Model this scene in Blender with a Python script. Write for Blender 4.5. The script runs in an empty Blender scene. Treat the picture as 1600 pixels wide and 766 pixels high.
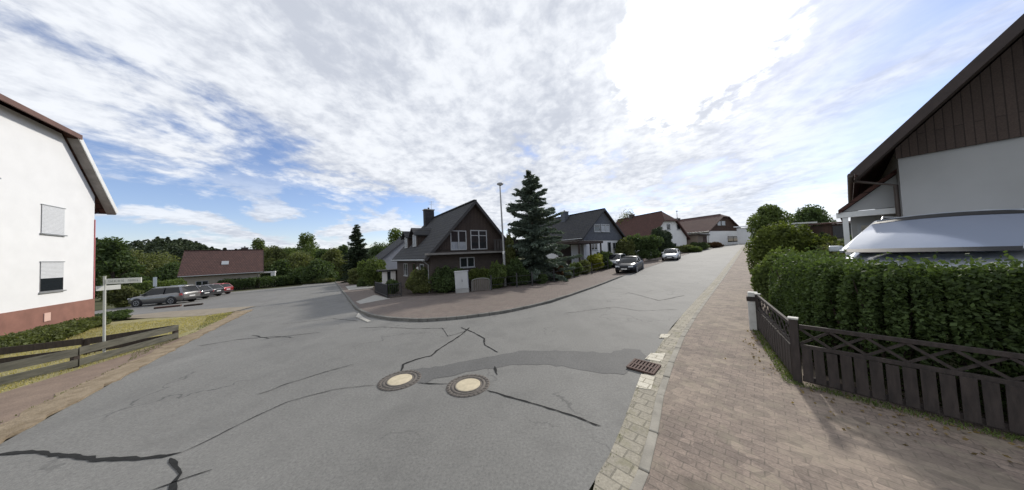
import bpy, bmesh, math, random
import numpy as np
from mathutils import Vector, Matrix
R = math.radians
C = bpy.context.scene.collection
SC = bpy.context.scene
# ------------------------------------------------------------------ camera
CAM = Vector((0, 0, 2.4)); FPX = 390.0
PITCH, ROLL = R(1.9), math.atan(.042)
X1 = Vector((1, 0, 0)); U1 = Vector((0, -math.sin(PITCH), math.cos(PITCH))); FW = Vector((0, math.cos(PITCH), math.sin(PITCH)))
CR = math.cos(ROLL) * X1 - math.sin(ROLL) * U1 * -1.0
CR = math.cos(ROLL) * X1 - math.sin(ROLL) * U1
CU = math.sin(ROLL) * X1 + math.cos(ROLL) * U1
cd = bpy.data.cameras.new('camera'); cam = bpy.data.objects.new('camera', cd); C.objects.link(cam)
cd.sensor_width = 36; cd.lens = 36 * FPX / 1600; cd.clip_end = 6000; cd.clip_start = .05
M = Matrix.Identity(4)
for i in range(3):
    M[i][0] = CR[i]; M[i][1] = CU[i]; M[i][2] = -FW[i]; M[i][3] = CAM[i]
cam.matrix_world = M; SC.camera = cam

def ray(px, py):
    return (CR * ((px - 800) / FPX) + CU * ((383 - py) / FPX) + FW)
def at(px, py, Y):                       # the point seen at a pixel of the photo, Y metres ahead
    d = ray(px, py); return CAM + d * (Y / d.y)
# ------------------------------------------------------------------ terrain
LD = Vector((-.595, .804)); RD = Vector((.70, .714))        # the two street directions
def ramp(t, cap=90):
    t = min(t, cap); return 0 if t < 0 else (t * t / 20 if t < 10 else t - 5)
def sst(a, b, t):
    t = min(1, max(0, (t - a) / (b - a))); return t * t * (3 - 2 * t)
def T(x, y):
    s = .70 * x + .714 * y; q = -.595 * x + .804 * y
    z = .040 * ramp(s - 14, 72) - .036 * ramp(q - 5, 70)
    return z
def TL(x, y):                            # the raised garden behind the hedge
    v = .714 * x - .70 * y; d = (x - 4.77) * .804 + (y - 4.18) * .595
    return T(x, y) + .8 * sst(.5, 2.2, min(v - .2, d)) * (1 - sst(45, 70, v + abs(y) * .3))
def G(px, py, off=0.0):
    d = ray(px, py); t0 = 1.0; t = .5
    while t < 400:
        p = CAM + d * t
        if p.z < T(p.x, p.y) + off: break
        t0 = t; t += .25 + t * .01
    lo, hi = t0 - .5, t
    for _ in range(40):
        m = (lo + hi) / 2; p = CAM + d * m
        if p.z < T(p.x, p.y) + off: hi = m
        else: lo = m
    p = CAM + d * hi
    return Vector((p.x, p.y))
def Z3(p, o=0): return Vector((p[0], p[1], T(p[0], p[1]) + o))
# ------------------------------------------------------------------ materials
def nt(name):
    m = bpy.data.materials.new(name); m.use_nodes = True
    n = m.node_tree.nodes; b = n['Principled BSDF']
    return m, n, m.node_tree.links, b
def mixc(n, l, fac, a, b, mode='MIX'):
    x = n.new('ShaderNodeMix'); x.data_type = 'RGBA'; x.blend_type = mode
    if hasattr(fac, 'is_linked'): l.new(fac, x.inputs[0])
    else: x.inputs[0].default_value = fac
    for s, v in ((6, a), (7, b)):
        if hasattr(v, 'is_linked'): l.new(v, x.inputs[s])
        else: x.inputs[s].default_value = (*v[:3], 1)
    return x.outputs[2]
def noise(n, l, vec, scale, detail=4, rough=.55, dist=0):
    x = n.new('ShaderNodeTexNoise'); x.inputs['Scale'].default_value = scale; x.inputs['Detail'].default_value = detail
    x.inputs['Roughness'].default_value = rough; x.inputs['Distortion'].default_value = dist
    if vec is not None: l.new(vec, x.inputs['Vector'])
    return x.outputs[0]
def mrange(n, l, v, a, b, c=0, d=1, smooth=False):
    x = n.new('ShaderNodeMapRange'); l.new(v, x.inputs[0])
    for i, k in enumerate((a, b, c, d)): x.inputs[i + 1].default_value = k
    if smooth: x.interpolation_type = 'SMOOTHSTEP'
    return x.outputs[0]
def math_(n, l, op, a, b=None, clamp=False):
    x = n.new('ShaderNodeMath'); x.operation = op; x.use_clamp = clamp
    for i, v in enumerate((a, b)):
        if v is None: continue
        if hasattr(v, 'is_linked'): l.new(v, x.inputs[i])
        else: x.inputs[i].default_value = v
    return x.outputs[0]
def ocoord(n, l, scale=(1, 1, 1), rot=0, kind='Object'):
    t = n.new('ShaderNodeTexCoord'); m = n.new('ShaderNodeMapping')
    l.new(t.outputs[kind], m.inputs[0]); m.inputs['Scale'].default_value = scale; m.inputs['Rotation'].default_value = (0, 0, rot)
    return m.outputs[0]
def bump(n, l, b, h, strength=.3, dist=.02):
    x = n.new('ShaderNodeBump'); x.inputs['Strength'].default_value = strength; x.inputs['Distance'].default_value = dist
    l.new(h, x.inputs['Height']); l.new(x.outputs[0], b.inputs['Normal'])
MATS = {}
def pbr(name, col, rough=.7, var=.18, vscale=3, bmp=.15, bscale=60, metal=0, spec=.5, coat=0, stretch=(1, 1, 1)):
    if name in MATS: return MATS[name]
    m, n, l, b = nt(name); v = ocoord(n, l, stretch)
    f = noise(n, l, v, vscale, 5); f = mrange(n, l, f, .3, .7)
    l.new(mixc(n, l, f, [c * (1 - var) for c in col], [min(1, c * (1 + var)) for c in col]), b.inputs['Base Color'])
    b.inputs['Roughness'].default_value = rough; b.inputs['Metallic'].default_value = metal
    b.inputs['Specular IOR Level'].default_value = spec; b.inputs['Coat Weight'].default_value = coat; b.inputs['Coat Roughness'].default_value = .05
    if bmp: bump(n, l, b, noise(n, l, v, bscale, 3), bmp, .01)
    MATS[name] = m; return m
def leafm(name, col, var=.35, hue=(1.12, 1.08, .85), trans=.35):
    if name in MATS: return MATS[name]
    m, n, l, b = nt(name); g = n.new('ShaderNodeNewGeometry')
    r = g.outputs['Random Per Island']
    big = noise(n, l, ocoord(n, l), .9, 2)
    f = math_(n, l, 'ADD', math_(n, l, 'MULTIPLY', r, .6), math_(n, l, 'MULTIPLY', mrange(n, l, big, .3, .7), .4))
    c = mixc(n, l, f, [x * (1 - var) for x in col], [x * (1 + var) * h for x, h in zip(col, hue)])
    l.new(c, b.inputs['Base Color']); b.inputs['Roughness'].default_value = .62; b.inputs['Specular IOR Level'].default_value = .25
    t = n.new('ShaderNodeBsdfTranslucent'); l.new(mixc(n, l, 1.0, c, (1.3, 1.35, .7), 'MULTIPLY'), t.inputs[0])
    mx = n.new('ShaderNodeMixShader'); mx.inputs[0].default_value = trans
    l.new(b.outputs[0], mx.inputs[1]); l.new(t.outputs[0], mx.inputs[2]); l.new(mx.outputs[0], n['Material Output'].inputs[0])
    MATS[name] = m; return m
def brickm(name, c1, c2, mortar, bw, bh, ms=.012, rot=0, scale=1, axes='XY', rough=.85, bmp=.5, stain=.35, off=.5, moss=None, worn=False):
    if name in MATS: return MATS[name]
    m, n, l, b = nt(name); tc = n.new('ShaderNodeTexCoord'); sp = n.new('ShaderNodeSeparateXYZ'); l.new(tc.outputs['Object'], sp.inputs[0])
    cb = n.new('ShaderNodeCombineXYZ')
    if axes == 'XY':
        v = ocoord(n, l, (1, 1, 1), rot); 
    elif axes == 'WALL':                 # brick courses round a house: x+y along, z up
        l.new(math_(n, l, 'ADD', sp.outputs[0], sp.outputs[1]), cb.inputs[0]); l.new(sp.outputs[2], cb.inputs[1]); v = cb.outputs[0]
    elif axes == 'ROOF':                 # tile rows: ridge direction along, slope up
        l.new(sp.outputs[1], cb.inputs[0]); l.new(math_(n, l, 'MULTIPLY', sp.outputs[2], 1.4), cb.inputs[1]); v = cb.outputs[0]
    elif axes == 'BOARD':                # vertical boards
        l.new(sp.outputs[2], cb.inputs[0]); l.new(math_(n, l, 'ADD', sp.outputs[0], sp.outputs[1]), cb.inputs[1]); v = cb.outputs[0]
    t = n.new('ShaderNodeTexBrick'); l.new(v, t.inputs['Vector']); t.offset = off
    t.inputs['Color1'].default_value = (*c1, 1); t.inputs['Color2'].default_value = (*c2, 1); t.inputs['Mortar'].default_value = (*mortar, 1)
    t.inputs['Scale'].default_value = scale; t.inputs['Brick Width'].default_value = bw; t.inputs['Row Height'].default_value = bh
    t.inputs['Mortar Size'].default_value = ms; t.inputs['Mortar Smooth'].default_value = .3; t.inputs['Bias'].default_value = 0
    st = mrange(n, l, noise(n, l, ocoord(n, l), .8, 6, .65), .32, .7)
    c = mixc(n, l, math_(n, l, 'MULTIPLY', st, stain), t.outputs['Color'], [x * .45 for x in c1])
    fine = mrange(n, l, noise(n, l, ocoord(n, l), 45, 3), .3, .7, .8, 1.2)
    c = mixc(n, l, 1.0, c, fine, 'MULTIPLY')
    if moss:
        c = mixc(n, l, math_(n, l, 'MULTIPLY', mrange(n, l, noise(n, l, ocoord(n, l), 2.2, 6, .7), .52, .7), .7), c, moss)
    if worn:                                # dusty trodden areas and grimy ones, single odd stones
        d1 = mrange(n, l, noise(n, l, ocoord(n, l), .55, 7, .68), .44, .66); c = mixc(n, l, math_(n, l, 'MULTIPLY', d1, .6), c, (.27, .225, .175))
        d2 = mrange(n, l, noise(n, l, ocoord(n, l, (1, 1, 1), 1.0), 1.3, 8, .72), .54, .70); c = mixc(n, l, math_(n, l, 'MULTIPLY', d2, .6), c, (.11, .09, .07))
        vx = n.new('ShaderNodeTexVoronoi'); vx.inputs['Scale'].default_value = 6.5; l.new(v, vx.inputs[0]); sx = n.new('ShaderNodeSeparateColor'); l.new(vx.outputs['Color'], sx.inputs[0])
        c = mixc(n, l, 1.0, c, mixc(n, l, sx.outputs[0], (.82, .82, .82), (1.18, 1.17, 1.15)), 'MULTIPLY')
    l.new(c, b.inputs['Base Color']); b.inputs['Roughness'].default_value = rough
    b.inputs['Specular IOR Level'].default_value = .3
    h = math_(n, l, 'SUBTRACT', math_(n, l, 'MULTIPLY', noise(n, l, ocoord(n, l), 30, 3), .35), t.outputs['Fac'])
    bump(n, l, b, h, bmp, .012)
    MATS[name] = m; return m
def glassm(name, col=(.02, .024, .028), rough=.04, spec=.8):
    if name in MATS: return MATS[name]
    m, n, l, b = nt(name); b.inputs['Base Color'].default_value = (*col, 1); b.inputs['Roughness'].default_value = rough
    b.inputs['Specular IOR Level'].default_value = spec
    bump(n, l, b, noise(n, l, ocoord(n, l), 2.5, 2), .04, .02)
    MATS[name] = m; return m
def paint(name, col, metal=0, rough=.35):
    m = pbr(name, col, rough, .06, 5, .0, 60, metal, .5, .8); return m

def asphalt(name, col, patch=False):
    m, n, l, b = nt(name); v = ocoord(n, l)
    big = mrange(n, l, noise(n, l, v, .25, 6, .6), .3, .7); mid = mrange(n, l, noise(n, l, v, 2.2, 6, .65), .3, .7)
    fine = noise(n, l, v, 160, 2)
    c = mixc(n, l, big, [x * .84 for x in col], [x * 1.14 for x in col])
    c = mixc(n, l, math_(n, l, 'MULTIPLY', mid, .3), c, [x * .74 for x in col])
    vs = ocoord(n, l, (1.0, .12, 1), -R(36.5))                   # tyre-polished lanes along the street
    c = mixc(n, l, math_(n, l, 'MULTIPLY', mrange(n, l, noise(n, l, vs, 1.1, 4), .45, .7), .25), c, [x * 1.3 for x in col])
    g25 = mrange(n, l, noise(n, l, v, 30, 6, .75), .3, .7); c = mixc(n, l, 1.0, c, mixc(n, l, g25, (.66, .66, .66), (1.34, 1.34, 1.32)), 'MULTIPLY')
    blot = mrange(n, l, noise(n, l, v, .9, 8, .72), .50, .68); c = mixc(n, l, math_(n, l, 'MULTIPLY', blot, .6), c, [x * .66 for x in col])
    sp = mrange(n, l, fine, .56, .72); c = mixc(n, l, math_(n, l, 'MULTIPLY', sp, .5), c, [x * 1.8 for x in col])
    if not patch:                                                # fine hairline cracks in the old surface
        vo = n.new('ShaderNodeTexVoronoi'); vo.feature = 'DISTANCE_TO_EDGE'; vo.inputs['Scale'].default_value = .42
        wv = n.new('ShaderNodeVectorMath'); wv.operation = 'ADD'
        ns = n.new('ShaderNodeTexNoise'); ns.inputs['Scale'].default_value = 1.3; ns.inputs['Detail'].default_value = 5; l.new(v, ns.inputs[0])
        sc = n.new('ShaderNodeVectorMath'); sc.operation = 'SCALE'; sc.inputs[3].default_value = 1.6; l.new(ns.outputs['Color'], sc.inputs[0])
        l.new(v, wv.inputs[0]); l.new(sc.outputs[0], wv.inputs[1]); l.new(wv.outputs[0], vo.inputs[0])
        ck = mrange(n, l, vo.outputs['Distance'], .004, .012, 1, 0)
        ck = math_(n, l, 'MULTIPLY', ck, mrange(n, l, noise(n, l, v, .35, 2), .5, .62))
        c = mixc(n, l, math_(n, l, 'MULTIPLY', ck, .55), c, (.03, .03, .03))
    l.new(c, b.inputs['Base Color']); b.inputs['Roughness'].default_value = .78; b.inputs['Specular IOR Level'].default_value = .4
    h = math_(n, l, 'ADD', math_(n, l, 'MULTIPLY', noise(n, l, v, 90, 3), .6), math_(n, l, 'MULTIPLY', mid, .3))
    bump(n, l, b, h, .35, .012)
    return m
def soil(name, c1, c2, sc=3, bmp=.4, fine=60):
    m, n, l, b = nt(name); v = ocoord(n, l)
    f = mrange(n, l, noise(n, l, v, sc, 7, .65), .35, .65); g = mrange(n, l, noise(n, l, v, fine, 3), .3, .7)
    c = mixc(n, l, f, c1, c2); c = mixc(n, l, math_(n, l, 'MULTIPLY', g, .4), c, [x * .5 for x in c1])
    l.new(c, b.inputs['Base Color']); b.inputs['Roughness'].default_value = .95; b.inputs['Specular IOR Level'].default_value = .15
    bump(n, l, b, noise(n, l, v, fine, 4), bmp, .03); return m
# ------------------------------------------------------------------ mesh helpers
class MB:
    def __init__(s): s.v = []; s.f = []; s.m = []; s.mats = []; s.smooth = []
    def mi(s, mat):
        if mat not in s.mats: s.mats.append(mat)
        return s.mats.index(mat)
    def add(s, vs, fs, mat, sm=False):
        o = len(s.v); s.v += [tuple(v) for v in vs]; k = s.mi(mat)
        for f in fs: s.f.append([i + o for i in f]); s.m.append(k); s.smooth.append(sm)
    def hexa(s, p, mat):                 # 8 corners: bottom 4, top 4
        s.add(p, [(0, 3, 2, 1), (4, 5, 6, 7), (0, 1, 5, 4), (1, 2, 6, 5), (2, 3, 7, 6), (3, 0, 4, 7)], mat)
    def box(s, x0, x1, y0, y1, z0, z1, mat, F=None):
        p = [(x0, y0, z0), (x1, y0, z0), (x1, y1, z0), (x0, y1, z0), (x0, y0, z1), (x1, y0, z1), (x1, y1, z1), (x0, y1, z1)]
        if F: p = [F(*q) for q in p]
        s.hexa(p, mat)
    def slab(s, poly, t, mat, d=(0, 0, -1)):
        n = len(poly); a = [Vector(p) for p in poly]; b = [p + Vector(d) * t for p in a]
        fs = [tuple(range(n)), tuple(range(2 * n - 1, n - 1, -1))] + [(i, i + n, (i + 1) % n + n, (i + 1) % n) for i in range(n)]
        s.add(a + b, fs, mat)
    def bar(s, p0, p1, w, h, mat, up=(0, 0, 1)):
        p0, p1 = Vector(p0), Vector(p1); d = (p1 - p0).normalized(); sd = d.cross(Vector(up))
        if sd.length < 1e-4: sd = Vector((1, 0, 0))
        sd.normalize(); u = sd.cross(d); a = sd * w / 2; b = u * h / 2
        s.hexa([p0 - a - b, p0 + a - b, p1 + a - b, p1 - a - b, p0 - a + b, p0 + a + b, p1 + a + b, p1 - a + b], mat)
    def tube(s, pts, rad, mat, n=10, cap=True):
        pts = [Vector(p) for p in pts]; rad = rad if isinstance(rad, (list, tuple)) else [rad] * len(pts)
        vs = []; up = Vector((0, 0, 1))
        for i, p in enumerate(pts):
            d = (pts[min(i + 1, len(pts) - 1)] - pts[max(i - 1, 0)]).normalized()
            a = d.cross(up if abs(d.z) < .95 else Vector((1, 0, 0))).normalized(); b = a.cross(d)
            for k in range(n):
                t = 2 * math.pi * k / n; vs.append(p + (a * math.cos(t) + b * math.sin(t)) * rad[i])
        fs = [(i * n + k, i * n + (k + 1) % n, (i + 1) * n + (k + 1) % n, (i + 1) * n + k) for i in range(len(pts) - 1) for k in range(n)]
        s.add(vs, fs, mat, True)
        if cap:
            e = (len(pts) - 1) * n
            s.add(vs[:n], [tuple(range(n))], mat); s.add(vs[e:], [tuple(range(n - 1, -1, -1))], mat)
    def lathe(s, prof, mat, n=20, axis='z', c=(0, 0, 0)):      # prof: (r, h)
        vs = []
        for r, h in prof:
            for k in range(n):
                t = 2 * math.pi * k / n; x, y = r * math.cos(t), r * math.sin(t)
                vs.append({'z': (c[0] + x, c[1] + y, c[2] + h), 'y': (c[0] + x, c[1] + h, c[2] + y)}[axis])
        fs = [(i * n + k, i * n + (k + 1) % n, (i + 1) * n + (k + 1) % n, (i + 1) * n + k) for i in range(len(prof) - 1) for k in range(n)]
        s.add(vs, fs, mat, True)
    def build(s, name, parent=None, loc=(0, 0, 0), rotz=0, bevel=0, sub=0):
        me = bpy.data.meshes.new(name); me.from_pydata(s.v, [], s.f)
        for m in s.mats: me.materials.append(m)
        me.polygons.foreach_set('material_index', s.m); me.polygons.foreach_set('use_smooth', s.smooth)
        me.update()
        bm = bmesh.new(); bm.from_mesh(me); bmesh.ops.recalc_face_normals(bm, faces=bm.faces); bm.to_mesh(me); bm.free()
        o = bpy.data.objects.new(name, me); C.objects.link(o); o.location = loc; o.rotation_euler = (0, 0, rotz)
        if parent: o.parent = parent
        if bevel:
            b = o.modifiers.new('b', 'BEVEL'); b.width = bevel; b.segments = 2; b.limit_method = 'ANGLE'
        if sub:
            b = o.modifiers.new('s', 'SUBSURF'); b.levels = sub; b.render_levels = sub
        return o
def thing(name, label, cat, loc=(0, 0, 0), rotz=0, group=None):
    o = bpy.data.objects.new(name, None); C.objects.link(o); o.location = loc; o.rotation_euler = (0, 0, rotz)
    return tag(o, label, cat, group)
def tag(o, label=None, cat=None, group=None, kind=None):
    if label: o['label'] = label
    if cat: o['category'] = cat
    if group: o['group'] = group
    if kind: o['kind'] = kind
    return o
def dup(root, loc, rotz=0, label=None, scale=None):
    def cp(o, par):
        c = o.copy(); C.objects.link(c)
        if par: c.parent = par
        for ch in kids[o.name]: cp(ch, c)
        return c
    kids = {}
    def walk(o):
        kids[o.name] = list(o.children)
        for ch in o.children: walk(ch)
    walk(root); r = cp(root, None); r.location = loc; r.rotation_euler = (0, 0, rotz)
    if label: r['label'] = label
    if scale: r.scale = scale
    return r
def drape(mb, poly, off, mat, step=2.0, tf=T, thick=0, offs=None):
    """lay a plan polygon on the terrain as a sheet (thick: give it a kerb-like skirt)"""
    bm = bmesh.new(); vs = [bm.verts.new((p[0], p[1], 0)) for p in poly]; bm.faces.new(vs)
    bmesh.ops.triangulate(bm, faces=bm.faces[:])
    xs = [p[0] for p in poly]; ys = [p[1] for p in poly]
    for ax, a, b in ((0, min(xs), max(xs)), (1, min(ys), max(ys))):
        k = a + step
        while k < b:
            no = (1, 0, 0) if ax == 0 else (0, 1, 0); co = (k, 0, 0) if ax == 0 else (0, k, 0)
            bmesh.ops.bisect_plane(bm, geom=bm.verts[:] + bm.edges[:] + bm.faces[:], plane_co=co, plane_no=no); k += step
    if thick:
        r = bmesh.ops.extrude_face_region(bm, geom=bm.faces[:]); dn = [g for g in r['geom'] if isinstance(g, bmesh.types.BMVert)]
        for v in dn: v.co.z = -thick
    bm.verts.ensure_lookup_table(); bm.verts.index_update()
    vs = [(v.co.x, v.co.y, tf(v.co.x, v.co.y) + off + v.co.z) for v in bm.verts]
    fs = [[v.index for v in f.verts] for f in bm.faces]
    bm.free(); mb.add(vs, fs, mat)
def strip(mb, pts, w, off, mat, rng, jit=.25, seg=.09):
    """a wandering tar-filled crack along plan points"""
    P = []
    for a, b in zip(pts[:-1], pts[1:]):
        n = max(1, int((b - a).length / seg)); P += [a.lerp(b, i / n) for i in range(n)]
    P.append(pts[-1]); vs = []; N = len(P); wn = 0
    for i, p in enumerate(P):
        d = (P[min(i + 1, N - 1)] - P[max(i - 1, 0)]).normalized(); nn = Vector((-d.y, d.x))
        wn = .75 * wn + rng.gauss(0, .009) + (rng.gauss(0, .022) if rng.random() < .10 else 0); j = nn * wn; ww = w * (.45 + rng.random() * .9) * (.25 if i in (0, N - 1) else 1) / 2
        for sgn in (-1, 1): q = p + j + nn * ww * sgn; vs.append((q.x, q.y, T(q.x, q.y) + off))
    mb.add(vs, [(2 * i, 2 * i + 1, 2 * i + 3, 2 * i + 2) for i in range(N - 1)], mat)
# leaves ------------------------------------------------------------
def leafmesh(name, P, Ud, ln, wd, mat, parent, rs, loc=(0, 0, 0)):
    """many small separate leaf faces: P centres, Ud long directions (None: random)"""
    P = np.asarray(P, float); N = len(P)
    U = rs.normal(size=(N, 3)) if Ud is None else np.asarray(Ud, float) + rs.normal(size=(N, 3)) * .25
    U /= np.linalg.norm(U, axis=1)[:, None] + 1e-9
    W = np.cross(U, rs.normal(size=(N, 3))); W /= np.linalg.norm(W, axis=1)[:, None] + 1e-9
    a = (np.ones(N) * ln * (.6 + .8 * rs.random(N)))[:, None] * .5; b = (np.ones(N) * wd * (.6 + .8 * rs.random(N)))[:, None] * .5
    V = np.stack([P - U * a, P + W * b, P + U * a, P - W * b], 1).reshape(-1, 3)
    me = bpy.data.meshes.new(name); me.vertices.add(4 * N); me.vertices.foreach_set('co', V.ravel())
    me.loops.add(4 * N); me.loops.foreach_set('vertex_index', np.arange(4 * N, dtype=np.int32))
    me.polygons.add(N); me.polygons.foreach_set('loop_start', np.arange(N, dtype=np.int32) * 4)
    me.polygons.foreach_set('loop_total', np.full(N, 4, dtype=np.int32))
    me.materials.append(mat); me.update(calc_edges=True)
    o = bpy.data.objects.new(name, me); C.objects.link(o); o.location = loc
    if parent: o.parent = parent
    return o
def clump_pts(rs, clumps, n, inner=.5):
    cs = np.array([c[:3] for c in clumps]); rr = np.array([c[3:6] for c in clumps]); w = (rr ** 2).sum(1); w /= w.sum()
    k = rs.choice(len(cs), n, p=w); d = rs.normal(size=(n, 3)); d /= np.linalg.norm(d, axis=1)[:, None]
    rad = inner + (1.06 - inner) * rs.random(n) ** .6
    d2 = d * (1 + .12 * np.sin(d[:, [1, 2, 0]] * 9 + k[:, None]))
    return cs[k] + d2 * rr[k] * rad[:, None]
def bush(name, label, cat, p, w, d, h, mat, leaf, seed, n=None, group=None, nclump=9, kz=0, rotz=0, stem=True, tf=T):
    rs = np.random.RandomState(seed)
    t = thing(name, label, cat, (p[0], p[1], tf(p[0], p[1]) + kz), rotz, group)
    cl = [(0, 0, h * .48, w * .36, d * .36, h * .48)]
    for i in range(nclump):
        a = rs.random() * 6.28; r = .2 + .22 * rs.random(); zz = h * (.22 + .55 * rs.random())
        cl.append((math.cos(a) * w * r, math.sin(a) * d * r, zz, w * (.15 + .12 * rs.random()), d * (.15 + .12 * rs.random()), h * (.16 + .12 * rs.random())))
    if n is None: n = int(min(30000, 2.6 * (w * d + w * h + d * h) * 2 / (leaf * leaf * .5)))
    P = clump_pts(rs, cl, n); P[:, 2] = np.abs(P[:, 2])
    leafmesh('foliage', P, None, leaf * 1.35, leaf * .75, mat, t, rs)
    if stem:
        mb = MB()
        for i in range(4):
            a = rs.random() * 6.28; mb.tube([(0.05 * math.cos(a), .05 * math.sin(a), 0), (w * .16 * math.cos(a), d * .16 * math.sin(a), h * .35), (w * .26 * math.cos(a), d * .26 * math.sin(a), h * .62)], [.03, .02, .008], BARK, 6)
        mb.build('stem', t)
    return t
def tree(name, label, p, h, w, mat, leaf, seed, n=9000, group=None, trunk=.28, nclump=16, sparse=.35, cat='tree', tf=T):
    rs = np.random.RandomState(seed); t = thing(name, label, cat, (p[0], p[1], tf(p[0], p[1]) - .05), 0, group)
    mb = MB(); lean = rs.normal() * .02 * h; th = h * trunk; r0 = h * .022 + .03
    mb.tube([(0, 0, 0), (lean * .3, 0, th * .6), (lean * .5, 0, th * 1.3), (lean, .02 * h, h * .8)], [r0 * 1.25, r0, r0 * .75, r0 * .15], BARK, 9)
    cl = []; 
    for i in range(nclump):
        a = i * 2.4 + rs.random(); f = (i + .5) / nclump; z = th * .8 + (h * .93 - th * .8) * f
        env = math.sin(min(1, .18 + f * .95) * math.pi) ** .6
        r = w * .5 * env * (.35 + .5 * rs.random()); x, y = math.cos(a) * r, math.sin(a) * r
        sz = w * (.15 + .1 * rs.random()); cl.append((x, y, z, sz, sz, sz * .8))
        zb = max(th * .6, z - h * .18); mb.tube([(lean * zb / h, 0, zb), (x * .6, y * .6, z - sz * .3), (x, y, z + sz * .3)], [r0 * .4, r0 * .22, r0 * .06], BARK, 6)
    mb.build('trunk', t)
    P = clump_pts(rs, cl, n, sparse); leafmesh('crown', P, None, leaf * 1.3, leaf * .8, mat, t, rs)
    return t
def conifer(name, label, p, h, w, mat, seed, leaf=.22, low=.04, dens=1.0, group=None, droop=.25, ragged=.35, full=.78):
    rs = np.random.RandomState(seed); t = thing(name, label, 'conifer', (p[0], p[1], T(p[0], p[1]) - .05), 0, group)
    mb = MB(); mb.tube([(0, 0, 0), (0, 0, h * .5), (0, 0, h * .985)], [h * .02 + .03, h * .012, .01], BARK, 8)
    P, U = [], []; z = h * low
    while z < h * .985:
        f = z / h; L0 = w * .5 * (1 - f) ** full * (.55 + .45 * min(1, f / .12)); nb = 7 if f < .7 else 5
        for k in range(nb):
            a = rs.random() * 6.283; L = L0 * (1 - ragged + ragged * 1.5 * rs.random()) + .06 * w * .5; zz = z + rs.normal() * h * .022
            up = .35 * (f - .3) - droop * .25 + rs.normal() * .16; ca, sa = math.cos(a), math.sin(a)
            mb.tube([(0, 0, zz), (ca * L * .5, sa * L * .5, zz + up * L * .5), (ca * L * .92, sa * L * .92, zz + up * L * .9 + .03 * L)], [h * .003 + .006, .008, .003], BARK, 4, False)
            m = max(4, int(L / leaf * 3.2 * dens))
            tt = rs.random(m) ** .7; x = ca * L * tt; y = sa * L * tt; zc = zz + up * L * tt + .05 * L * tt * tt
            sp = leaf * .55 * (1.2 - tt * .6)
            Q = np.stack([x, y, zc], 1)[:, None, :] + rs.normal(size=(m, 3, 3)) * sp[:, None, None] * np.array([1, 1, .7])
            P.append(Q.reshape(-1, 3)); D = np.tile([ca, sa, up - droop], (m * 3, 1)) + rs.normal(size=(m * 3, 3)) * .35; U.append(D)
        z += h * .026 * (.8 + .4 * rs.random()) / dens ** .3
    mb.build('trunk', t); leafmesh('crown', np.concatenate(P), np.concatenate(U), leaf * 1.5, leaf * .42, mat, t, rs)
    return t
def hedge(name, label, pts, w, h, mat, leaf, seed, n, tf=T, zb=0, wob=.12, group=None):
    """a clipped hedge along plan points: leaves over its sides and top, twigs inside"""
    rs = np.random.RandomState(seed); p0 = pts[0]
    t = thing(name, label, 'hedge', (p0[0], p0[1], tf(*p0) + zb), 0, group)
    ln = [(Vector(b) - Vector(a)).length for a, b in zip(pts[:-1], pts[1:])]; tot = sum(ln)
    s = rs.random(n) * tot; P = np.zeros((n, 3)); cum = np.cumsum([0] + ln); tb = tf(*p0)
    k = np.clip(np.searchsorted(cum, s) - 1, 0, len(ln) - 1)
    th = np.pi * (rs.random(n) * 1.02 - .01); cx, sx = np.cos(th), np.abs(np.sin(th))
    of = np.sign(cx) * np.abs(cx) ** .55; hh = sx ** .45 * h              # rounded box section
    sh = rs.random(n) ** 2.0 * .32; fill = rs.random(n) < .22; sh[fill] = rs.random(fill.sum())
    ph = rs.random(12) * 6.28
    for i in range(n):
        a, b = Vector(pts[k[i]]), Vector(pts[k[i] + 1]); f = (s[i] - cum[k[i]]) / ln[k[i]]; c = a.lerp(b, f); d = (b - a).normalized(); nn = Vector((-d.y, d.x))
        u, hv = s[i], (hh[i] if cx[i] > 0 else 2.2 * h - hh[i])
        lump = wob * sum(math.sin(u * fr + hv * fq + p) * am for fr, fq, am, p in ((1.1, 1.3, .40, ph[0]), (1.7, -2.9, .28, ph[1]), (2.9, 4.1, .24, ph[2]), (-4.6, 4.9, .18, ph[3]), (5.1, 8.3, .14, ph[4]), (8.7, -9.3, .10, ph[5])))
        g = (1 + lump) * (1 - sh[i]); e = min(1, min(u, tot - u) / (w * .5) + .25) ** .5
        q = c + nn * of[i] * w / 2 * g * e; P[i] = (q.x - p0[0], q.y - p0[1], max(.02, hh[i] * (1 + lump * .5 + (rs.random() ** 14) * .12) * (1 - sh[i] * .5) * (.75 + .25 * e) + rs.normal() * leaf * .6) + tf(q.x, q.y) - tb)
    leafmesh('foliage', P, None, leaf * 1.3, leaf * .8, mat, t, rs)
    mb = MB()                                                    # the thicket of stems
    m = max(3, int(tot / .35))
    for i in range(m):
        s0 = (i + .5) / m * tot; kk = int(np.clip(np.searchsorted(cum, s0) - 1, 0, len(ln) - 1)); a, b = Vector(pts[kk]), Vector(pts[kk + 1]); c = a.lerp(b, (s0 - cum[kk]) / ln[kk])
        z0 = tf(c.x, c.y) - tb; x, y = c.x - p0[0], c.y - p0[1]
        for j in range(3):
            dx, dy = rs.normal() * w * .16, rs.normal() * w * .16; mb.tube([(x, y, z0), (x + dx, y + dy, z0 + h * .5), (x + dx * 1.6, y + dy * 1.6, z0 + h * .9)], [.03, .018, .006], BARK, 5, False)
    mb.build('stem', t)
    return t
BARK = pbr('bark', (.07, .05, .038), .9, .35, 6, .5, 30)
rng = random.Random(5)
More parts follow.
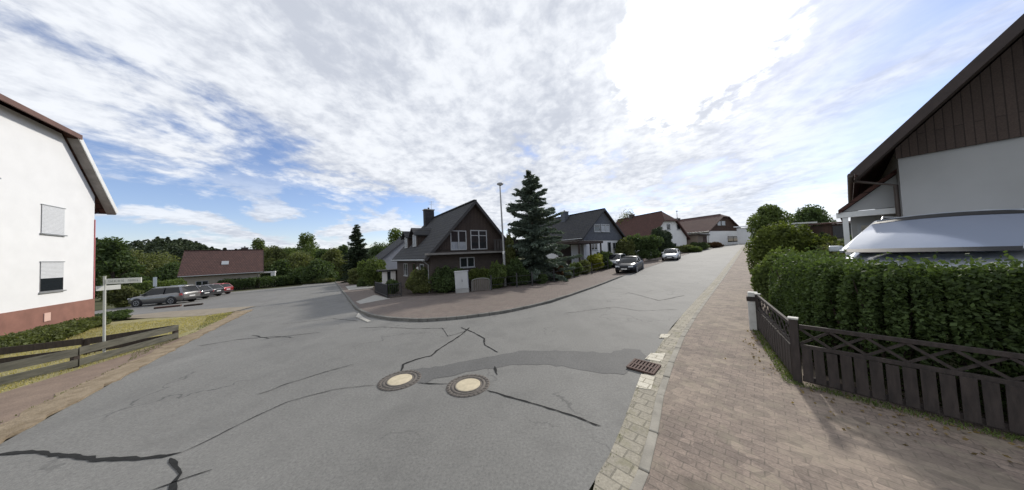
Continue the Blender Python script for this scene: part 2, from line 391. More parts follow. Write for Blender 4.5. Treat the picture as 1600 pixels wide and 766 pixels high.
# ------------------------------------------------------------------ plain materials
WHITE = pbr('white_render', (.74, .74, .735), .85, .04, 1.2, .15, 90)
GREYWALL = pbr('pale_grey_render', (.37, .37, .365), .88, .05, 1.2, .2, 90)
REDPLINTH = pbr('red_plinth_render', (.245, .118, .088), .85, .16, 2, .2, 60)
PINK = pbr('pink_edge_render', (.50, .17, .17), .85, .1, 2, .2, 60)
TRIM = pbr('white_trim', (.74, .74, .72), .5, .06, 3, .05)
PVC = pbr('white_window_frame', (.38, .39, .40), .4, .04, 3, 0)
SHUT = pbr('roller_shutter', (.62, .63, .64), .55, .04, 3, 0)
GLASS = glassm('window_glass'); NET = pbr('net_curtain', (.30, .32, .35), .25, .2, 5, 0)
DKWOOD = brickm('dark_board_cladding', (.072, .054, .046), (.054, .042, .036), (.02, .01, .009), 9, .13, .012, axes='BOARD', stain=.3)
BRWOOD = brickm('brown_board_cladding', (.085, .050, .036), (.060, .036, .027), (.016, .011, .009), 9, .14, .012, axes='BOARD', stain=.3)
SLATE = brickm('grey_slate_cladding', (.135, .145, .165), (.10, .11, .13), (.05, .05, .06), .3, .18, .01, axes='WALL', stain=.2)
BRICKW = brickm('brown_brick', (.088, .068, .057), (.068, .053, .046), (.09, .082, .073), .24, .075, .010, axes='WALL', stain=.3)
ROOFD = brickm('dark_grey_tiles', (.058, .058, .062), (.042, .043, .047), (.010, .010, .011), .30, .36, .03, axes='ROOF', stain=.35, moss=(.05, .05, .035))
ROOFB = brickm('brown_tiles', (.115, .062, .052), (.085, .048, .042), (.03, .018, .016), .30, .36, .03, axes='ROOF', stain=.3)
ROOFR = brickm('red_brown_tiles', (.105, .050, .039), (.078, .038, .031), (.03, .015, .012), .30, .36, .03, axes='ROOF', stain=.3)
GREYMET = pbr('grey_metal', (.36, .37, .37), .5, .1, 4, .1, 40, .6)
LAMPM = pbr('galvanised_pole', (.34, .345, .34), .55, .12, 3, .1, 50, .3)
DARKMET = pbr('dark_metal', (.03, .03, .032), .5, .2, 6, .1)
WOODOLD = pbr('weathered_grey_boards', (.105, .10, .075), .9, .35, 3, .5, 40, stretch=(1, 1, 6))
WOODDK = pbr('dark_stained_boards', (.048, .035, .026), .8, .35, 4, .5, 40, stretch=(6, 6, 1))
WOODFEN = pbr('brown_stained_fence', (.038, .029, .025), .8, .4, 4, .35, 50, stretch=(5, 5, 1))
CONC = pbr('concrete', (.36, .345, .31), .9, .15, 5, .4, 50)
L_HEDGE = leafm('leaf_hedge', (0.066, 0.100, 0.038), .5)
L_DARK = leafm('leaf_dark', (0.069, 0.103, 0.045), .4)
L_MID = leafm('leaf_mid', (0.101, 0.139, 0.049), .4)
L_OLIVE = leafm('leaf_olive', (0.122, 0.140, 0.062), .4)
L_LIGHT = leafm('leaf_light', (0.105, 0.135, 0.040), .4)
L_YEL = leafm('leaf_yellow_green', (0.250, 0.270, 0.045), .35)
L_SPRUCE = leafm('leaf_spruce', (0.037, 0.056, 0.033), .4, trans=.15)
L_BLUE = leafm('leaf_blue_spruce', (0.105, 0.132, 0.098), .4, hue=(1, 1.05, 1.1), trans=.15)
L_RED = leafm('leaf_red_brown', (0.075, 0.042, 0.030), .4)
L_GRASS = leafm('leaf_grass', (0.360, 0.320, 0.150), .4)
# ------------------------------------------------------------------ ground
ASPH = asphalt('asphalt', (.168, .164, .153)); PATCH = asphalt('asphalt_patch', (.108, .106, .102), True)
TAR = pbr('tar_seal', (.020, .020, .019), .85, .25, 20, .2, 80, spec=.2)
PAVR = brickm('red_brick_pavers', (.250, .200, .165), (.215, .17, .142), (.145, .122, .10), .21, .105, .006, R(45), bmp=.4, stain=.34, moss=(.27, .235, .175), worn=True)
PAVC = brickm('corner_pavers', (.205, .162, .138), (.16, .13, .113), (.095, .085, .072), .21, .105, .008, R(-36), bmp=.5, stain=.35, moss=(.17, .155, .125))
PAVL = soil('dusty_red_paving', (.265, .20, .155), (.20, .15, .12), 2.5, .3, 40)
VERGE = soil('sandy_verge', (.34, .275, .195), (.20, .155, .10), 3.5, .6, 30)
GUT = brickm('beige_gutter_setts', (.37, .335, .265), (.28, .255, .205), (.205, .188, .148), .25, .17, .010, R(45), bmp=.7, stain=.3, moss=(.19, .18, .10))
LAWN = soil('dry_lawn', (.36, .32, .17), (.25, .23, .11), 2.2, .6, 50)
EARTH = soil('garden_earth', (.10, .095, .05), (.06, .07, .03), 1.0, .6, 30)
GRAVEL = soil('gravel_drive', (.33, .29, .23), (.25, .215, .165), 2, .5, 50)

def axis_pts():
    a = list(np.arange(-24, 34, 1.0)); x = 34; st = 1.5
    while x < 1800: a.append(x); x += st; st *= 1.10
    x = -25.5; st = 1.5
    while x > -1800: a.insert(0, x); x -= st; st *= 1.10
    return a
AX = axis_pts(); n_ = len(AX)
mb = MB(); mb.add([(x, y, TL(x, y) - .06) for y in AX for x in AX], [(j * n_ + i, j * n_ + i + 1, (j + 1) * n_ + i + 1, (j + 1) * n_ + i) for j in range(n_ - 1) for i in range(n_ - 1)], EARTH)
tag(mb.build('ground'), kind='structure')
V2 = lambda *a: Vector(a)
def rough_(pts, amp, step=.22):
    o = []
    for a, b in zip(pts[:-1], pts[1:]):
        k = max(1, int((b - a).length / step))
        for i in range(k):
            q = a.lerp(b, i / k); nn = V2(-(b - a).normalized().y, (b - a).normalized().x); o.append(q + nn * rng.gauss(0, amp) * (i > 0))
    return o + [pts[-1]]
A0 = V2(-7.4, 3.63)                                             # left edge of the street running left
kerb_px = [(545, 470), (555, 484), (575, 495), (610, 501), (660, 503.5), (720, 499), (790, 490), (860, 474), (920, 453), (975, 431)]
kerb = [G(*p) for p in kerb_px]
K0 = kerb[0]; kerbL = [K0 + LD * t for t in (62, 40, 25, 12, 5)]
gut = [G(*p) for p in ((920, 766), (960, 700), (1000, 590), (1050, 510), (1100, 455))]
g_end = gut[-1]; gutR = [g_end + RD * t for t in (8, 18, 30, 42, 52)]
bendR = [gutR[-1] + V2(6, 2.5), gutR[-1] + V2(14, 2)]
k_end = kerb[-1]; kR = [k_end + RD * t for t in (8, 18, 30, 42, 52)]
bendL = [kR[-1] + V2(5, 4), kR[-1] + V2(12, 5), kR[-1] + V2(24, 5)]
park = [G(300, 484), G(420, 471), G(475, 441), G(450, 443), G(370, 452), G(330, 455)]
road = [A0 - LD * 14, A0, A0 + LD * 8, A0 + LD * 62] + kerbL + kerb + kR + bendL + [bendL[-1] + V2(3, -9)] + bendR[::-1] + gutR[::-1] + gut[::-1] + [V2(.1, 1.2), V2(-.4, -1), V2(.2, -4), V2(3, -8)]
# order: left edge away, back along kerb, along right street, and home by the gutter
mb = MB(); drape(mb, road, 0, ASPH)
pk0 = A0 + LD * 17
P_SUV = at(290, 470, 21.5)
lotp = [A0 + LD * 14.2 , V2(-27.0, 15.6), V2(-31.5, 17.0), V2(-35, 20), V2(-43.5, 37), V2(-40, 40), A0 + LD * 50]
drape(mb, lotp, .004, asphalt('parking_asphalt', (.165, .160, .150)), 2.0)
pat = [(640, 578), (700, 570), (760, 558), (820, 548), (900, 549), (955, 552), (975, 545), (1000, 547), (1012, 560), (990, 572), (975, 586), (930, 582), (860, 570), (800, 570), (740, 580), (690, 590), (655, 600)]
pp_ = [G(*p) for p in pat]; drape(mb, rough_(pp_ + pp_[:1], .022, .12)[:-1], .004, PATCH, 1.0)
for pts, w in (
    ([(-60, 712), (0, 712), (40, 708), (90, 713), (150, 717), (215, 718), (255, 715), (283, 708)], .050),
    ([(268, 716), (274, 730), (279, 742), (270, 756), (268, 775), (262, 800)], .050),
    ([(283, 708), (340, 680), (400, 650), (450, 628), (520, 609), (590, 600)], .014),
    ([(400, 618), (450, 600), (500, 584), (555, 569)], .016),
    ([(628, 582), (631, 570), (650, 562), (672, 556), (720, 524), (735, 512)], .05),
    ([(720, 512), (740, 520), (757, 530), (757, 540), (778, 551)], .04),
    ([(773, 573), (778, 586)], .045),
    ([(655, 598), (680, 600), (700, 600)], .03),
    ([(760, 610), (790, 619), (830, 630), (880, 645), (940, 666)], .030),
    ([(310, 541), (370, 531), (430, 526), (460, 527)], .03), ([(395, 524), (420, 529), (450, 525), (480, 522), (500, 520)], .03),
    ([(560, 513), (600, 511), (650, 514), (700, 513)], .02), ([(690, 512), (700, 526), (728, 518)], .02),
    ([(230, 770), (290, 748), (330, 736)], .02), ([(440, 507), (520, 498), (560, 502)], .025),
    ([(880, 490), (960, 480), (1000, 486), (1060, 484)], .02), ([(980, 457), (1030, 470), (1070, 462)], .03)):
    strip(mb, [G(*p) for p in pts], w, .008, TAR, rng)
tag(mb.build('road'), kind='structure')
# corner pavement with its kerb
back_px = [(586, 461), (607, 469), (626, 466), (680, 464), (716, 460), (766, 458), (830, 450), (900, 437), (953, 421)]
back = [G(*p) for p in back_px]
def inset(pts, d):
    o = []
    for i, p in enumerate(pts):
        t = (pts[min(i + 1, len(pts) - 1)] - pts[max(0, i - 1)]).normalized(); o.append(p + V2(-t.y, t.x) * d)
    return o
kline = kerbL[1:] + kerb + [k_end + RD * t for t in (3, 8, 18, 30, 42)]
# smooth the kerb line
def chaikin(p, k=2):
    for _ in range(k):
        q = [p[0]]
        for a, b in zip(p[:-1], p[1:]): q += [a.lerp(b, .25), a.lerp(b, .75)]
        p = q + [p[-1]]
    return p
kline = chaikin(kline)
kin = inset(kline, .13)
KH = .11
def kh(p):                                                       # dropped kerb along the right street past the first car
    s = p[0] * .70 + p[1] * .714; q = -p[0] * .595 + p[1] * .804
    return KH * (1 - .82 * sst(20.5, 22.5, s - 0 * q))
def TK(x, y): return T(x, y) + kh((x, y))
mb = MB(); lowb = [back[-1] + RD * t for t in (4, 9, 19, 31, 43)]
backL = [back[0] + LD * t for t in (34, 20, 9, 4)]
backL = [b + V2(.3, .2) for b in backL]
poly = kin + lowb[::-1] + back[::-1] + backL[::-1]
drape(mb, poly, -.012, PAVC, 1.5, TK, thick=.0)
tag(mb.build('corner_pavement'), kind='structure')
def kerbstones(name, a, b, hfun, mat, ln=1.0, top=0.0, base=-.06):
    """kerb of separate stones seen as one structure: gap every stone"""
    mb = MB(); acc = 0
    cuts = []
    for i in range(len(a) - 1):
        d = (a[i + 1] - a[i]).length; k = max(1, round(d / ln))
        for j in range(k): cuts.append((a[i].lerp(a[i + 1], j / k), a[i].lerp(a[i + 1], (j + 1) / k), b[i].lerp(b[i + 1], j / k), b[i].lerp(b[i + 1], (j + 1) / k)))
    for p0, p1, q0, q1 in cuts:
        e = .006; d = (p1 - p0); 
        if d.length < .02: continue
        d = d.normalized() * e; p0, p1, q0, q1 = p0 + d, p1 - d, q0 + d, q1 - d; j = rng.uniform(-.006, .006)
        zz = lambda p, o: (p.x, p.y, T(p.x, p.y) + o)
        h = lambda p: hfun((p.x, p.y)) + top + j
        mb.hexa([zz(p0, base), zz(p1, base), zz(q1, base), zz(q0, base), zz(p0, h(p0)), zz(p1, h(p1)), zz(q1, h(q1)), zz(q0, h(q0))], mat)
    o = mb.build(name, bevel=.015); return tag(o, kind='structure')
kerbstones('kerb', kline, kin, kh, pbr('kerb_stone', (.15, .145, .13), .9, .25, 4, .4, 50), 1.0)
# pale slab crossing and drop stone near the drive of the corner house
mb = MB(); drape(mb, [G(*p) for p in ((556, 474), (586, 463), (610, 469), (563, 478))], KH - .006, CONC, .6)
drape(mb, [G(*p) for p in ((540, 449), (556, 447), (586, 446), (582, 452), (545, 455))], KH - .006, CONC, .6)
drape(mb, [G(*p) for p in ((560, 490), (568, 497), (580, 503), (574, 504), (556, 496))], .03, pbr('pale_stone', (.42, .40, .35), .9, .1, 4, .3), .5, thick=.06)
tag(mb.build('crossing_slabs'), kind='structure')
# right pavement, gutter and edging
gall = [V2(.1, 1.2)] + gut + gutR; gall = chaikin(gall, 1)
gi = inset(gall, -.31); ge = inset(gall, -.42)
mb = MB(); drape(mb, gall + gi[::-1], .012, GUT, .7, thick=.05); tag(mb.build('gutter'), kind='structure')
kerbstones('edging', gi, ge, lambda p: .035, pbr('edging_stone', (.27, .25, .21), .9, .25, 4, .4, 50), .8)
FP0 = G(1247, 601); FP1 = G(1188, 520); FLD = V2(.612, -.79)      # fence corner post, its far end, its run past the camera
fence_far = [FP1 + RD * t for t in (5, 12, 22, 34, 44)]
mb = MB(); drape(mb, ge + [g + V2(2.4, -1.2) for g in fence_far[::-1]] + [FP1 + V2(.6, -.3), FP0 + V2(.7, .2), FP0 + FLD * 3 + V2(.5, .4), FP0 + FLD * 12 + V2(.5, .4), V2(8, -8), V2(3.4, -8), V2(.65, -4), V2(.05, -1)], .03, PAVR, 1.2)
tag(mb.build('pavement'), kind='structure')
# pale worn setts by the drain
mb = MB()
for q in (((1002, 586), (1024, 589), (1017, 611), (994, 607)), ((1017, 553), (1040, 553), (1034, 567), (1008, 562)), ((1033, 523), (1048, 523), (1044, 529), (1030, 529))):
    drape(mb, [G(*p) for p in q], .020, brickm('pale_sett', (.62, .58, .48), (.52, .48, .39), (.30, .27, .20), .25, .17, .010, R(45), bmp=.6, stain=.2), .6, thick=.03)
tag(mb.build('pale_setts'), kind='structure')
# left pavement, verge, lawn, drive
ed = [A0 + LD * t for t in (-9, -4, 0, 4, 8, 12, 15)]
mid = [A0 + LD * t + V2(-.804, -.595) * w for t, w in ((-9, .5), (-4, .5), (0, .5), (4, .45), (8, .40), (12, .5), (15, .8))]
ed_r = rough_(ed, .035); mid_r = rough_(mid, .05)
far = [A0 + LD * t + V2(-.804, -.595) * w for t, w in ((-9, 3.6), (-4, 3.2), (0, 2.6), (3.0, 1.7), (5.5, .9), (8, .42))]
mb = MB(); drape(mb, ed_r + mid_r[::-1], .032, VERGE, 1.0, thick=.05); tag(mb.build('sandy_verge'), kind='structure')
mb = MB(); drape(mb, [e + V2(-.04, -.03) for e in ed[:6]] + [mid[5]] + far[::-1][0:], .026, PAVL, 1.0); tag(mb.build('dusty_pavement'), kind='structure')
lawn = far + [mid[4], mid[5], mid[6], A0 + LD * 14.6 + V2(-1.5, -1.0), V2(-21.5, 14.6), V2(-25, 13.2), V2(-24, 7), V2(-17, -2), V2(-8, -7)]
mb = MB(); drape(mb, lawn, .024, LAWN, 1.2); tag(mb.build('lawn'), kind='structure')
mb = MB(); drape(mb, [mid[6] , A0 + LD * 17.2 + V2(-.2, -.1), V2(-24, 17.4), V2(-26.5, 16.0), V2(-21.6, 14.7), A0 + LD * 14.6 + V2(-1.6, -1.1)], .034, GRAVEL, 1.2); tag(mb.build('gravel_strip'), kind='structure')
# grass: blades on the lawn and weeds in the joints
rs = np.random.RandomState(3)
def blades(name, poly, n, h, mat, seed, tf=T, density=None, kind='stuff'):
    rs = np.random.RandomState(seed); xs = [p[0] for p in poly]; ys = [p[1] for p in poly]; P = []
    def inside(x, y):
        c = False; j = len(poly) - 1
        for i in range(len(poly)):
            if (poly[i][1] > y) != (poly[j][1] > y) and x < (poly[j][0] - poly[i][0]) * (y - poly[i][1]) / (poly[j][1] - poly[i][1]) + poly[i][0]: c = not c
            j = i
        return c
    while len(P) < n:
        x, y = rs.uniform(min(xs), max(xs)), rs.uniform(min(ys), max(ys))
        if inside(x, y): P.append((x, y, tf(x, y) + h * .4))
    U = np.tile([0, 0, 1.0], (n, 1)) + rs.normal(size=(n, 3)) * .35
    return tag(leafmesh(name, P, U, h, h * .16, mat, None, rs), kind=kind)
blades('lawn_grass', [far[0] , far[2], far[3], far[4], mid[5], mid[6], A0 + LD * 14.4 + V2(-1.5, -1), V2(-21, 13), V2(-19, 6), V2(-13, 2)], 26000, .09, L_GRASS, 4)
blades('verge_weeds', [mid[2], mid[5], mid[6] , A0 + LD * 14 + V2(-1.2, -1), far[5], far[4], mid[3]], 2500, .07, L_OLIVE, 5)
wl = [FP1 + V2(-.12, .1), FP0 + V2(-.22, .0), FP0 + FLD * 4 + V2(-.18, -.1), FP0 + FLD * 4, FP0, FP1]
blades('fence_foot_weeds', wl, 2200, .07, L_MID, 6, lambda x, y: T(x, y) + .03)
blades('gutter_weeds', gall[2:9] + [p + V2(.05, -.04) for p in gall[2:9][::-1]], 260, .035, L_OLIVE, 7)
# dry leaf litter on the right pavement
Pl = []; rs = np.random.RandomState(9)
for i in range(420):
    t = rs.random() * 4.5; o = abs(rs.normal()) * .45 + .03; p = FP0 + FLD * t - V2(.79, .612) * o if i % 3 else FP0.lerp(FP1, rs.random()) - V2(.70, -.71) * o * .5
    Pl.append((p.x, p.y, T(p.x, p.y) + .045))
U = rs.normal(size=(len(Pl), 3)) * [1, 1, .15]
lit = leafmesh('leaf_litter', Pl, U, .045, .03, leafm('leaf_litter', (0.200, 0.150, 0.090), .5), None, rs); tag(lit, kind='stuff')
# ------------------------------------------------------------------ manholes and drain
IRON = pbr('cast_iron', (.13, .115, .10), .75, .3, 30, .4, 120, .4)
FILL = pbr('concrete_filling', (.50, .43, .30), .9, .14, 9, .3, 120)
def manhole(px, py, label):
    p = G(px, py); t = thing('manhole_cover', label, 'manhole cover', (p.x, p.y, T(p.x, p.y)), rng.random(), 'manhole covers in the street')
    mb = MB(); mb.lathe([(.40, .001), (.395, .010), (.335, .012), (.330, .004), (.318, .004), (.315, .012), (.27, .012), (.265, .003), (.25, .003), (.248, .013), (.228, .013), (.226, .006)], IRON, 40)
    for k in range(28):
        a = k * 2 * math.pi / 28; c, s_ = math.cos(a), math.sin(a); mb.bar((.34 * c, .34 * s_, .014), (.385 * c, .385 * s_, .014), .02, .008, IRON)
    mb.build('ring', t)
    m2 = MB(); m2.lathe([(.232, .002), (.232, .011), (.20, .013), (0.0005, .014)], FILL, 40); m2.build('plate', t)
manhole(625, 594, 'round manhole cover filled with beige concrete, at the tip of the dark asphalt patch')
manhole(731.5, 602, 'round manhole cover filled with beige concrete, standing clear below the dark patch')
p = G(1006, 575); t = thing('drain_grate', 'rusty slotted drain grate set in the beige gutter', 'drain grate', (p.x, p.y, T(p.x, p.y) + .018), R(45.6))
RUST = pbr('rusty_iron', (.085, .05, .04), .8, .35, 25, .4, 80, .2)
mb = MB()
for a in ((-.25, -.21, -.25, .25), (.21, .25, -.25, .25), (-.21, .21, -.25, -.21), (-.21, .21, .21, .25)): mb.box(a[0], a[1], a[2], a[3], 0, .03, RUST)
mb.build('frame', t); mb = MB(); mb.box(-.21, .21, -.21, .21, -.005, .004, pbr('drain_dark', (.012, .01, .01), .9, .1))
for k in range(7): y = -.18 + k * .06; mb.box(-.21, .21, y - .016, y + .016, .004, .026, RUST)
mb.box(-.02, .02, -.21, .21, .006, .028, RUST); mb.build('grate', t)
# ------------------------------------------------------------------ right fence, pillar, hedge
def fence_run(t, a, b, n, tf, hh=.98, posts=True):
    """boards between three rails with a band of crossed laths on top (a, b plan points; local to t)"""
    o = t.location; d = (b - a); L = d.length; d.normalize()
    za = tf(a.x, a.y) - o.z; zb_ = tf(b.x, b.y) - o.z
    def P(s, z, off=0): q = a + d * s + V2(-d.y, d.x) * off; return (q.x - o.x, q.y - o.y, za + (zb_ - za) * s / L + z)
    mb = MB()
    for z, h in ((.10, .09), (.63, .06), (hh - .03, .06)): mb.bar(P(0, z), P(L, z), .045, h, WOODFEN)
    mb.build('rail', t, bevel=.004)
    mb = MB(); k = 0
    st = L / n
    for i in range(n):
        s = (i + .5) * st; w = st * (.78 + .07 * rng.random()) / 2; tl = rng.gauss(0, .006); j = rng.uniform(-.01, .01)
        mb.hexa([P(s - w, .08, -.045), P(s + w, .08, -.045), P(s + w, .08, -.023), P(s - w, .08, -.023), P(s - w + tl, .60 + j, -.045), P(s + w + tl, .60 + j, -.045), P(s + w + tl, .60 + j, -.023), P(s - w + tl, .60 + j, -.023)], WOODFEN)
    tag(mb.build('board_panel', t))
    mb = MB(); m = max(1, round(L / .32))
    for i in range(m):
        s0, s1 = L * i / m, L * (i + 1) / m
        mb.bar(P(s0, .66, .012), P(s1, hh - .06, .012), .012, .035, WOODFEN); mb.bar(P(s0, hh - .06, -.012), P(s1, .66, -.012), .012, .035, WOODFEN)
    mb.build('lattice', t)
def fpost(t, p, tf, h=1.06, cap=True):
    o = t.location; z = tf(p.x, p.y) - o.z; mb = MB(); w = .05
    c, s = .612, -.79
    F = lambda x, y, zz: (p.x - o.x + x * c - y * s, p.y - o.y + x * s + y * c, z + zz)
    mb.box(-w, w, -w, w, -.05, h, WOODFEN, F); q = mb.build('post', t, bevel=.006)
    m2 = MB(); m2.box(-w - .012, w + .012, -w - .012, w + .012, h + .001, h + .03, pbr('post_cap', (.45, .44, .40), .7, .1, 4), F); m2.build('post_cap', q, bevel=.006)
TP = lambda x, y: T(x, y) + .03
t = thing('wooden_fence', 'dark brown board fence with crossed laths along the top, before the leafy hedge', 'fence', (FP0.x, FP0.y, TP(*FP0)))
fence_run(t, FP0 + FLD * .06, FP0 + FLD * 2.0, 15, TP); fence_run(t, FP0 + FLD * 2.1, FP0 + FLD * 4.1, 15, TP); fence_run(t, FP0 + FLD * 4.2, FP0 + FLD * 6.2, 15, TP)
for s in (2.05, 4.15, 6.25): fpost(t, FP0 + FLD * s, TP, 1.0)
fpost(t, FP0, TP)
t2 = thing('picket_fence', 'short run of dark brown board fence between the corner post and white pillar', 'fence', (FP1.x, FP1.y, TP(*FP1)))
fence_run(t2, FP1, FP0 - (FP0 - FP1).normalized() * .06, 16, TP); fpost(t2, FP1, TP, .98)
pw = FP1 + V2(.06, .20); t = thing('gate_pillar', 'low white painted pillar with a dark band below its white top', 'pillar', (pw.x, pw.y, TP(*pw)), -R(45))
mb = MB(); PILW = pbr('pillar_paint', (.62, .61, .57), .8, .15, 6, .3); mb.box(-.11, .11, -.11, .11, -.05, .78, PILW); mb.box(-.10, .10, -.10, .10, .90, 1.02, PILW); mb.build('shaft', t, bevel=.01)
mb = MB(); mb.box(-.13, .13, -.13, .13, .782, .898, WOODFEN); mb.build('band', t, bevel=.008)
hb = V2(.79, .612)
H0 = FP0 + hb * .75
rp = V2(.714, -.70)
hpts = [FP1 + rp * .78 + RD * .7, FP1 + rp * .78, FP0 + RD * 1.0 + FLD * .72, FP0 + RD * .74 + FLD * 1.1, H0 + FLD * 2, H0 + FLD * 4.2, H0 + FLD * 7.5]
hedge('leafy_hedge', 'long dense clipped green hedge rising behind the dark board fence', [(p.x, p.y) for p in chaikin(hpts, 2)], 1.15, 1.95, L_HEDGE, .048, 21, 170000, T, 0, .085)
# ------------------------------------------------------------------ houses
class House:
    """ridge along local y; front gable at y=0; eaves at x=0 and x=W"""
    def __init__(s, name, label, ox, oy, deg, z0, W, D, ze, zr, oe=.5, ov=.4, wall=WHITE, roof=ROOFD, cat='house', hipf=None, hipb=None, plinth=None, clad=None, cladz=None, foot=-1.2, board=TRIM, soffit=None, th=.2, hipk=1.0, hipboard=None, pipe=None):
        s.t = thing(name, label, cat, (ox, oy, z0), R(deg)); s.W, s.D, s.ze, s.zr = W, D, ze, zr
        m = s.m = (zr - ze) / (W / 2); s.ov = ov
        zt = lambda x: zr - m * abs(x - W / 2) - th * 1.15 * math.sqrt(1 + m * m) * .8
        top = lambda hip: min(zt(W / 2), (hip - .12) if hip else 99)
        def gable(hip, zlo, x0=0, x1=W):
            zc = top(hip); pts = [(x0, zlo), (x1, zlo)]
            if zt(x1) > zlo: pts.append((x1, zt(x1)))
            if hip:
                a = (zr - zc - th * .95 * math.sqrt(1 + m * m)) / m; pts += [(W / 2 + a, zc), (W / 2 - a, zc)]
            else: pts.append((W / 2, zt(W / 2)))
            if zt(x0) > zlo: pts.append((x0, zt(x0)))
            return pts
        mb = MB(); zl = ze - th * 1.3
        g = gable(hipf, foot); mb.slab([(x, 0, z) for x, z in g], D, wall, (0, 1, 0)); mb.build('wall', s.t)
        if plinth:
            mb = MB(); mb.box(-.03, W + .03, -.03, D + .03, foot, plinth[0], plinth[1]); mb.build('plinth', s.t)
        if clad:
            zc = cladz; xin = max(0.0, W / 2 - (zr - zc) / m + .05)
            for nm, y0, hp in (('gable_cladding', -.06, hipf),):
                mb = MB(); g = gable(hp, zc, xin - .02 if xin else -.03, (W - xin + .02) if xin else W + .03); mb.slab([(x, y0, z) for x, z in g], .055, clad, (0, 1, 0)); mb.build(nm, s.t)
        # roof
        mb = MB(); yf, yb = -ov, D + ov
        af = (zr - hipf) / m if hipf else 0; ab = (zr - hipb) / m if hipb else 0
        yrf, yrb = yf + af * hipk * m ** 0, yb - ab * hipk; zE = ze - m * oe
        for sg in (-1, 1):
            X = lambda d: W / 2 + sg * d
            P = [(X(W / 2 + oe), yf, zE), (X(W / 2 + oe), yb, zE)]
            if hipb: P.append((X(ab), yb, hipb))
            P += [(W / 2, yrb, zr), (W / 2, yrf, zr)]
            if hipf: P.append((X(af), yf, hipf))
            mb.slab(P, th, roof)
        if hipf: mb.slab([(W / 2 - af, yf - .06, hipf - .04), (W / 2 + af, yf - .06, hipf - .04), (W / 2, yrf + .01, zr + .01)], th * .8, roof)
        if hipb: mb.slab([(W / 2 - ab, yb, hipb), (W / 2 + ab, yb, hipb), (W / 2, yrb, zr)], th * .8, roof)
        k = int((yrb - yrf) / .34)
        for i in range(k): y = yrf + (yrb - yrf) * i / k; mb.bar((W / 2, y, zr + .03), (W / 2, y + .32, zr + .045), .24, .09, roof)
        s.roof = mb.build('roof', s.t)
        mb = MB()                                               # barge boards up the verges
        for sg in (-1, 1):
            X = lambda d: W / 2 + sg * d
            a = Vector((X(W / 2 + oe), yf - .02, zE - th * .5)); b = Vector((X(af), yf - .02, (hipf or zr) - th * .5)); mb.bar(a, b, .035, th * 1.05, board, (0, -1, 0) if 0 else (0, 0, 1))
        if hipf: mb.bar((W / 2 - af, yf - .08, hipf - th * .6), (W / 2 + af, yf - .08, hipf - th * .6), .05, .22, hipboard or board)
        mb.build('bargeboard', s.t)
        if soffit:
            for sg in (-1, 1):
                mb = MB(); X = lambda d: W / 2 + sg * d
                P = [(X(W / 2 + oe), yf + .02, zE - th - .012), (X(W / 2 + oe), -.062, zE - th - .012), (X(af), -.062, (hipf or zr) - th - .012), (X(af), yf + .02, (hipf or zr) - th - .012)]
                mb.slab(P, .02, soffit); mb.build('soffit', s.t)
        for sg in (-1, 1):
            mb = MB(); x = W / 2 + sg * (W / 2 + oe + .07); mb.tube([(x, yf + .05, zE - .10), (x, yb - .05, zE - .10)], .065, pipe or GREYMET, 8)
            xw = W / 2 + sg * (W / 2 + .06); mb.tube([(x, .2, zE - .12), (xw, .2, zE - .45), (xw, .2, foot)], .045, pipe or GREYMET, 8); mb.build('gutter', s.t)
    def F(s, face):
        W, D = s.W, s.D
        return {'F': lambda a, o, z: (a, -o, z), 'L': lambda a, o, z: (-o, D - a, z), 'R': lambda a, o, z: (W + o, a, z)}[face]
    def window(s, face, a0, a1, z0, z1, panes=2, sill=True, net=0, shutter=0, frame=PVC, proud=.03, o0=0.0, name='window', par=None, fw=.06, bar=None):
        F = s.F(face); mb = MB(); o1 = o0 + proud
        bx = lambda *q: mb.box(q[0], q[1], q[2], q[3], q[4], q[5], q[6], F)
        bx(a0, a1, o0 + .002, o1 + .02, z0, z0 + fw, frame); bx(a0, a1, o0 + .002, o1 + .02, z1 - fw, z1, frame)
        xs = [a0 + (a1 - a0) * i / panes for i in range(panes + 1)]
        for i, x in enumerate(xs):
            w = fw if i in (0, panes) else fw * 1.3; c = x + (w / 2 if i == 0 else -w / 2 if i == panes else 0); bx(c - w / 2, c + w / 2, o0 + .002, o1 + .018, z0 + fw, z1 - fw, frame)
        if bar: bx(a0 + fw, a1 - fw, o0 + .002, o1 + .010, z0 + (z1 - z0) * bar - fw * .4, z0 + (z1 - z0) * bar + fw * .4, frame)
        w = mb.build(name, par or s.t)
        for i in range(panes):
            mp = MB(); mp.box(xs[i] + fw * .6, xs[i + 1] - fw * .6, o0 + .001, o0 + .016, z0 + fw * .5, z1 - fw * .5, GLASS, F)
            if net: mp.box(xs[i] + fw, xs[i + 1] - fw, o0 + .0165, o0 + .02, z0 + fw, z0 + (z1 - z0) * net, NET, F)
            mp.build('pane', w)
        if shutter:
            ms = MB(); zs = z1 - (z1 - z0) * shutter; k = max(3, int((z1 - zs) / .06))
            for i in range(k): a, b = zs + (z1 - zs) * i / k, zs + (z1 - zs) * (i + 1) / k; ms.box(a0 + .02, a1 - .02, o1 + .022, o1 + .034, a + .004, b - .002, SHUT, F)
            ms.box(a0 - .02, a1 + .02, o0 + .003, o1 + .05, z1 + .002, z1 + .04, GREYMET, F); ms.build('shutter', w)
        if sill:
            m2 = MB(); m2.box(a0 - .04, a1 + .04, o0 + .003, o1 + .09, z0 - .06, z0 - .003, GREYMET, F); m2.build('sill', w)
        return w
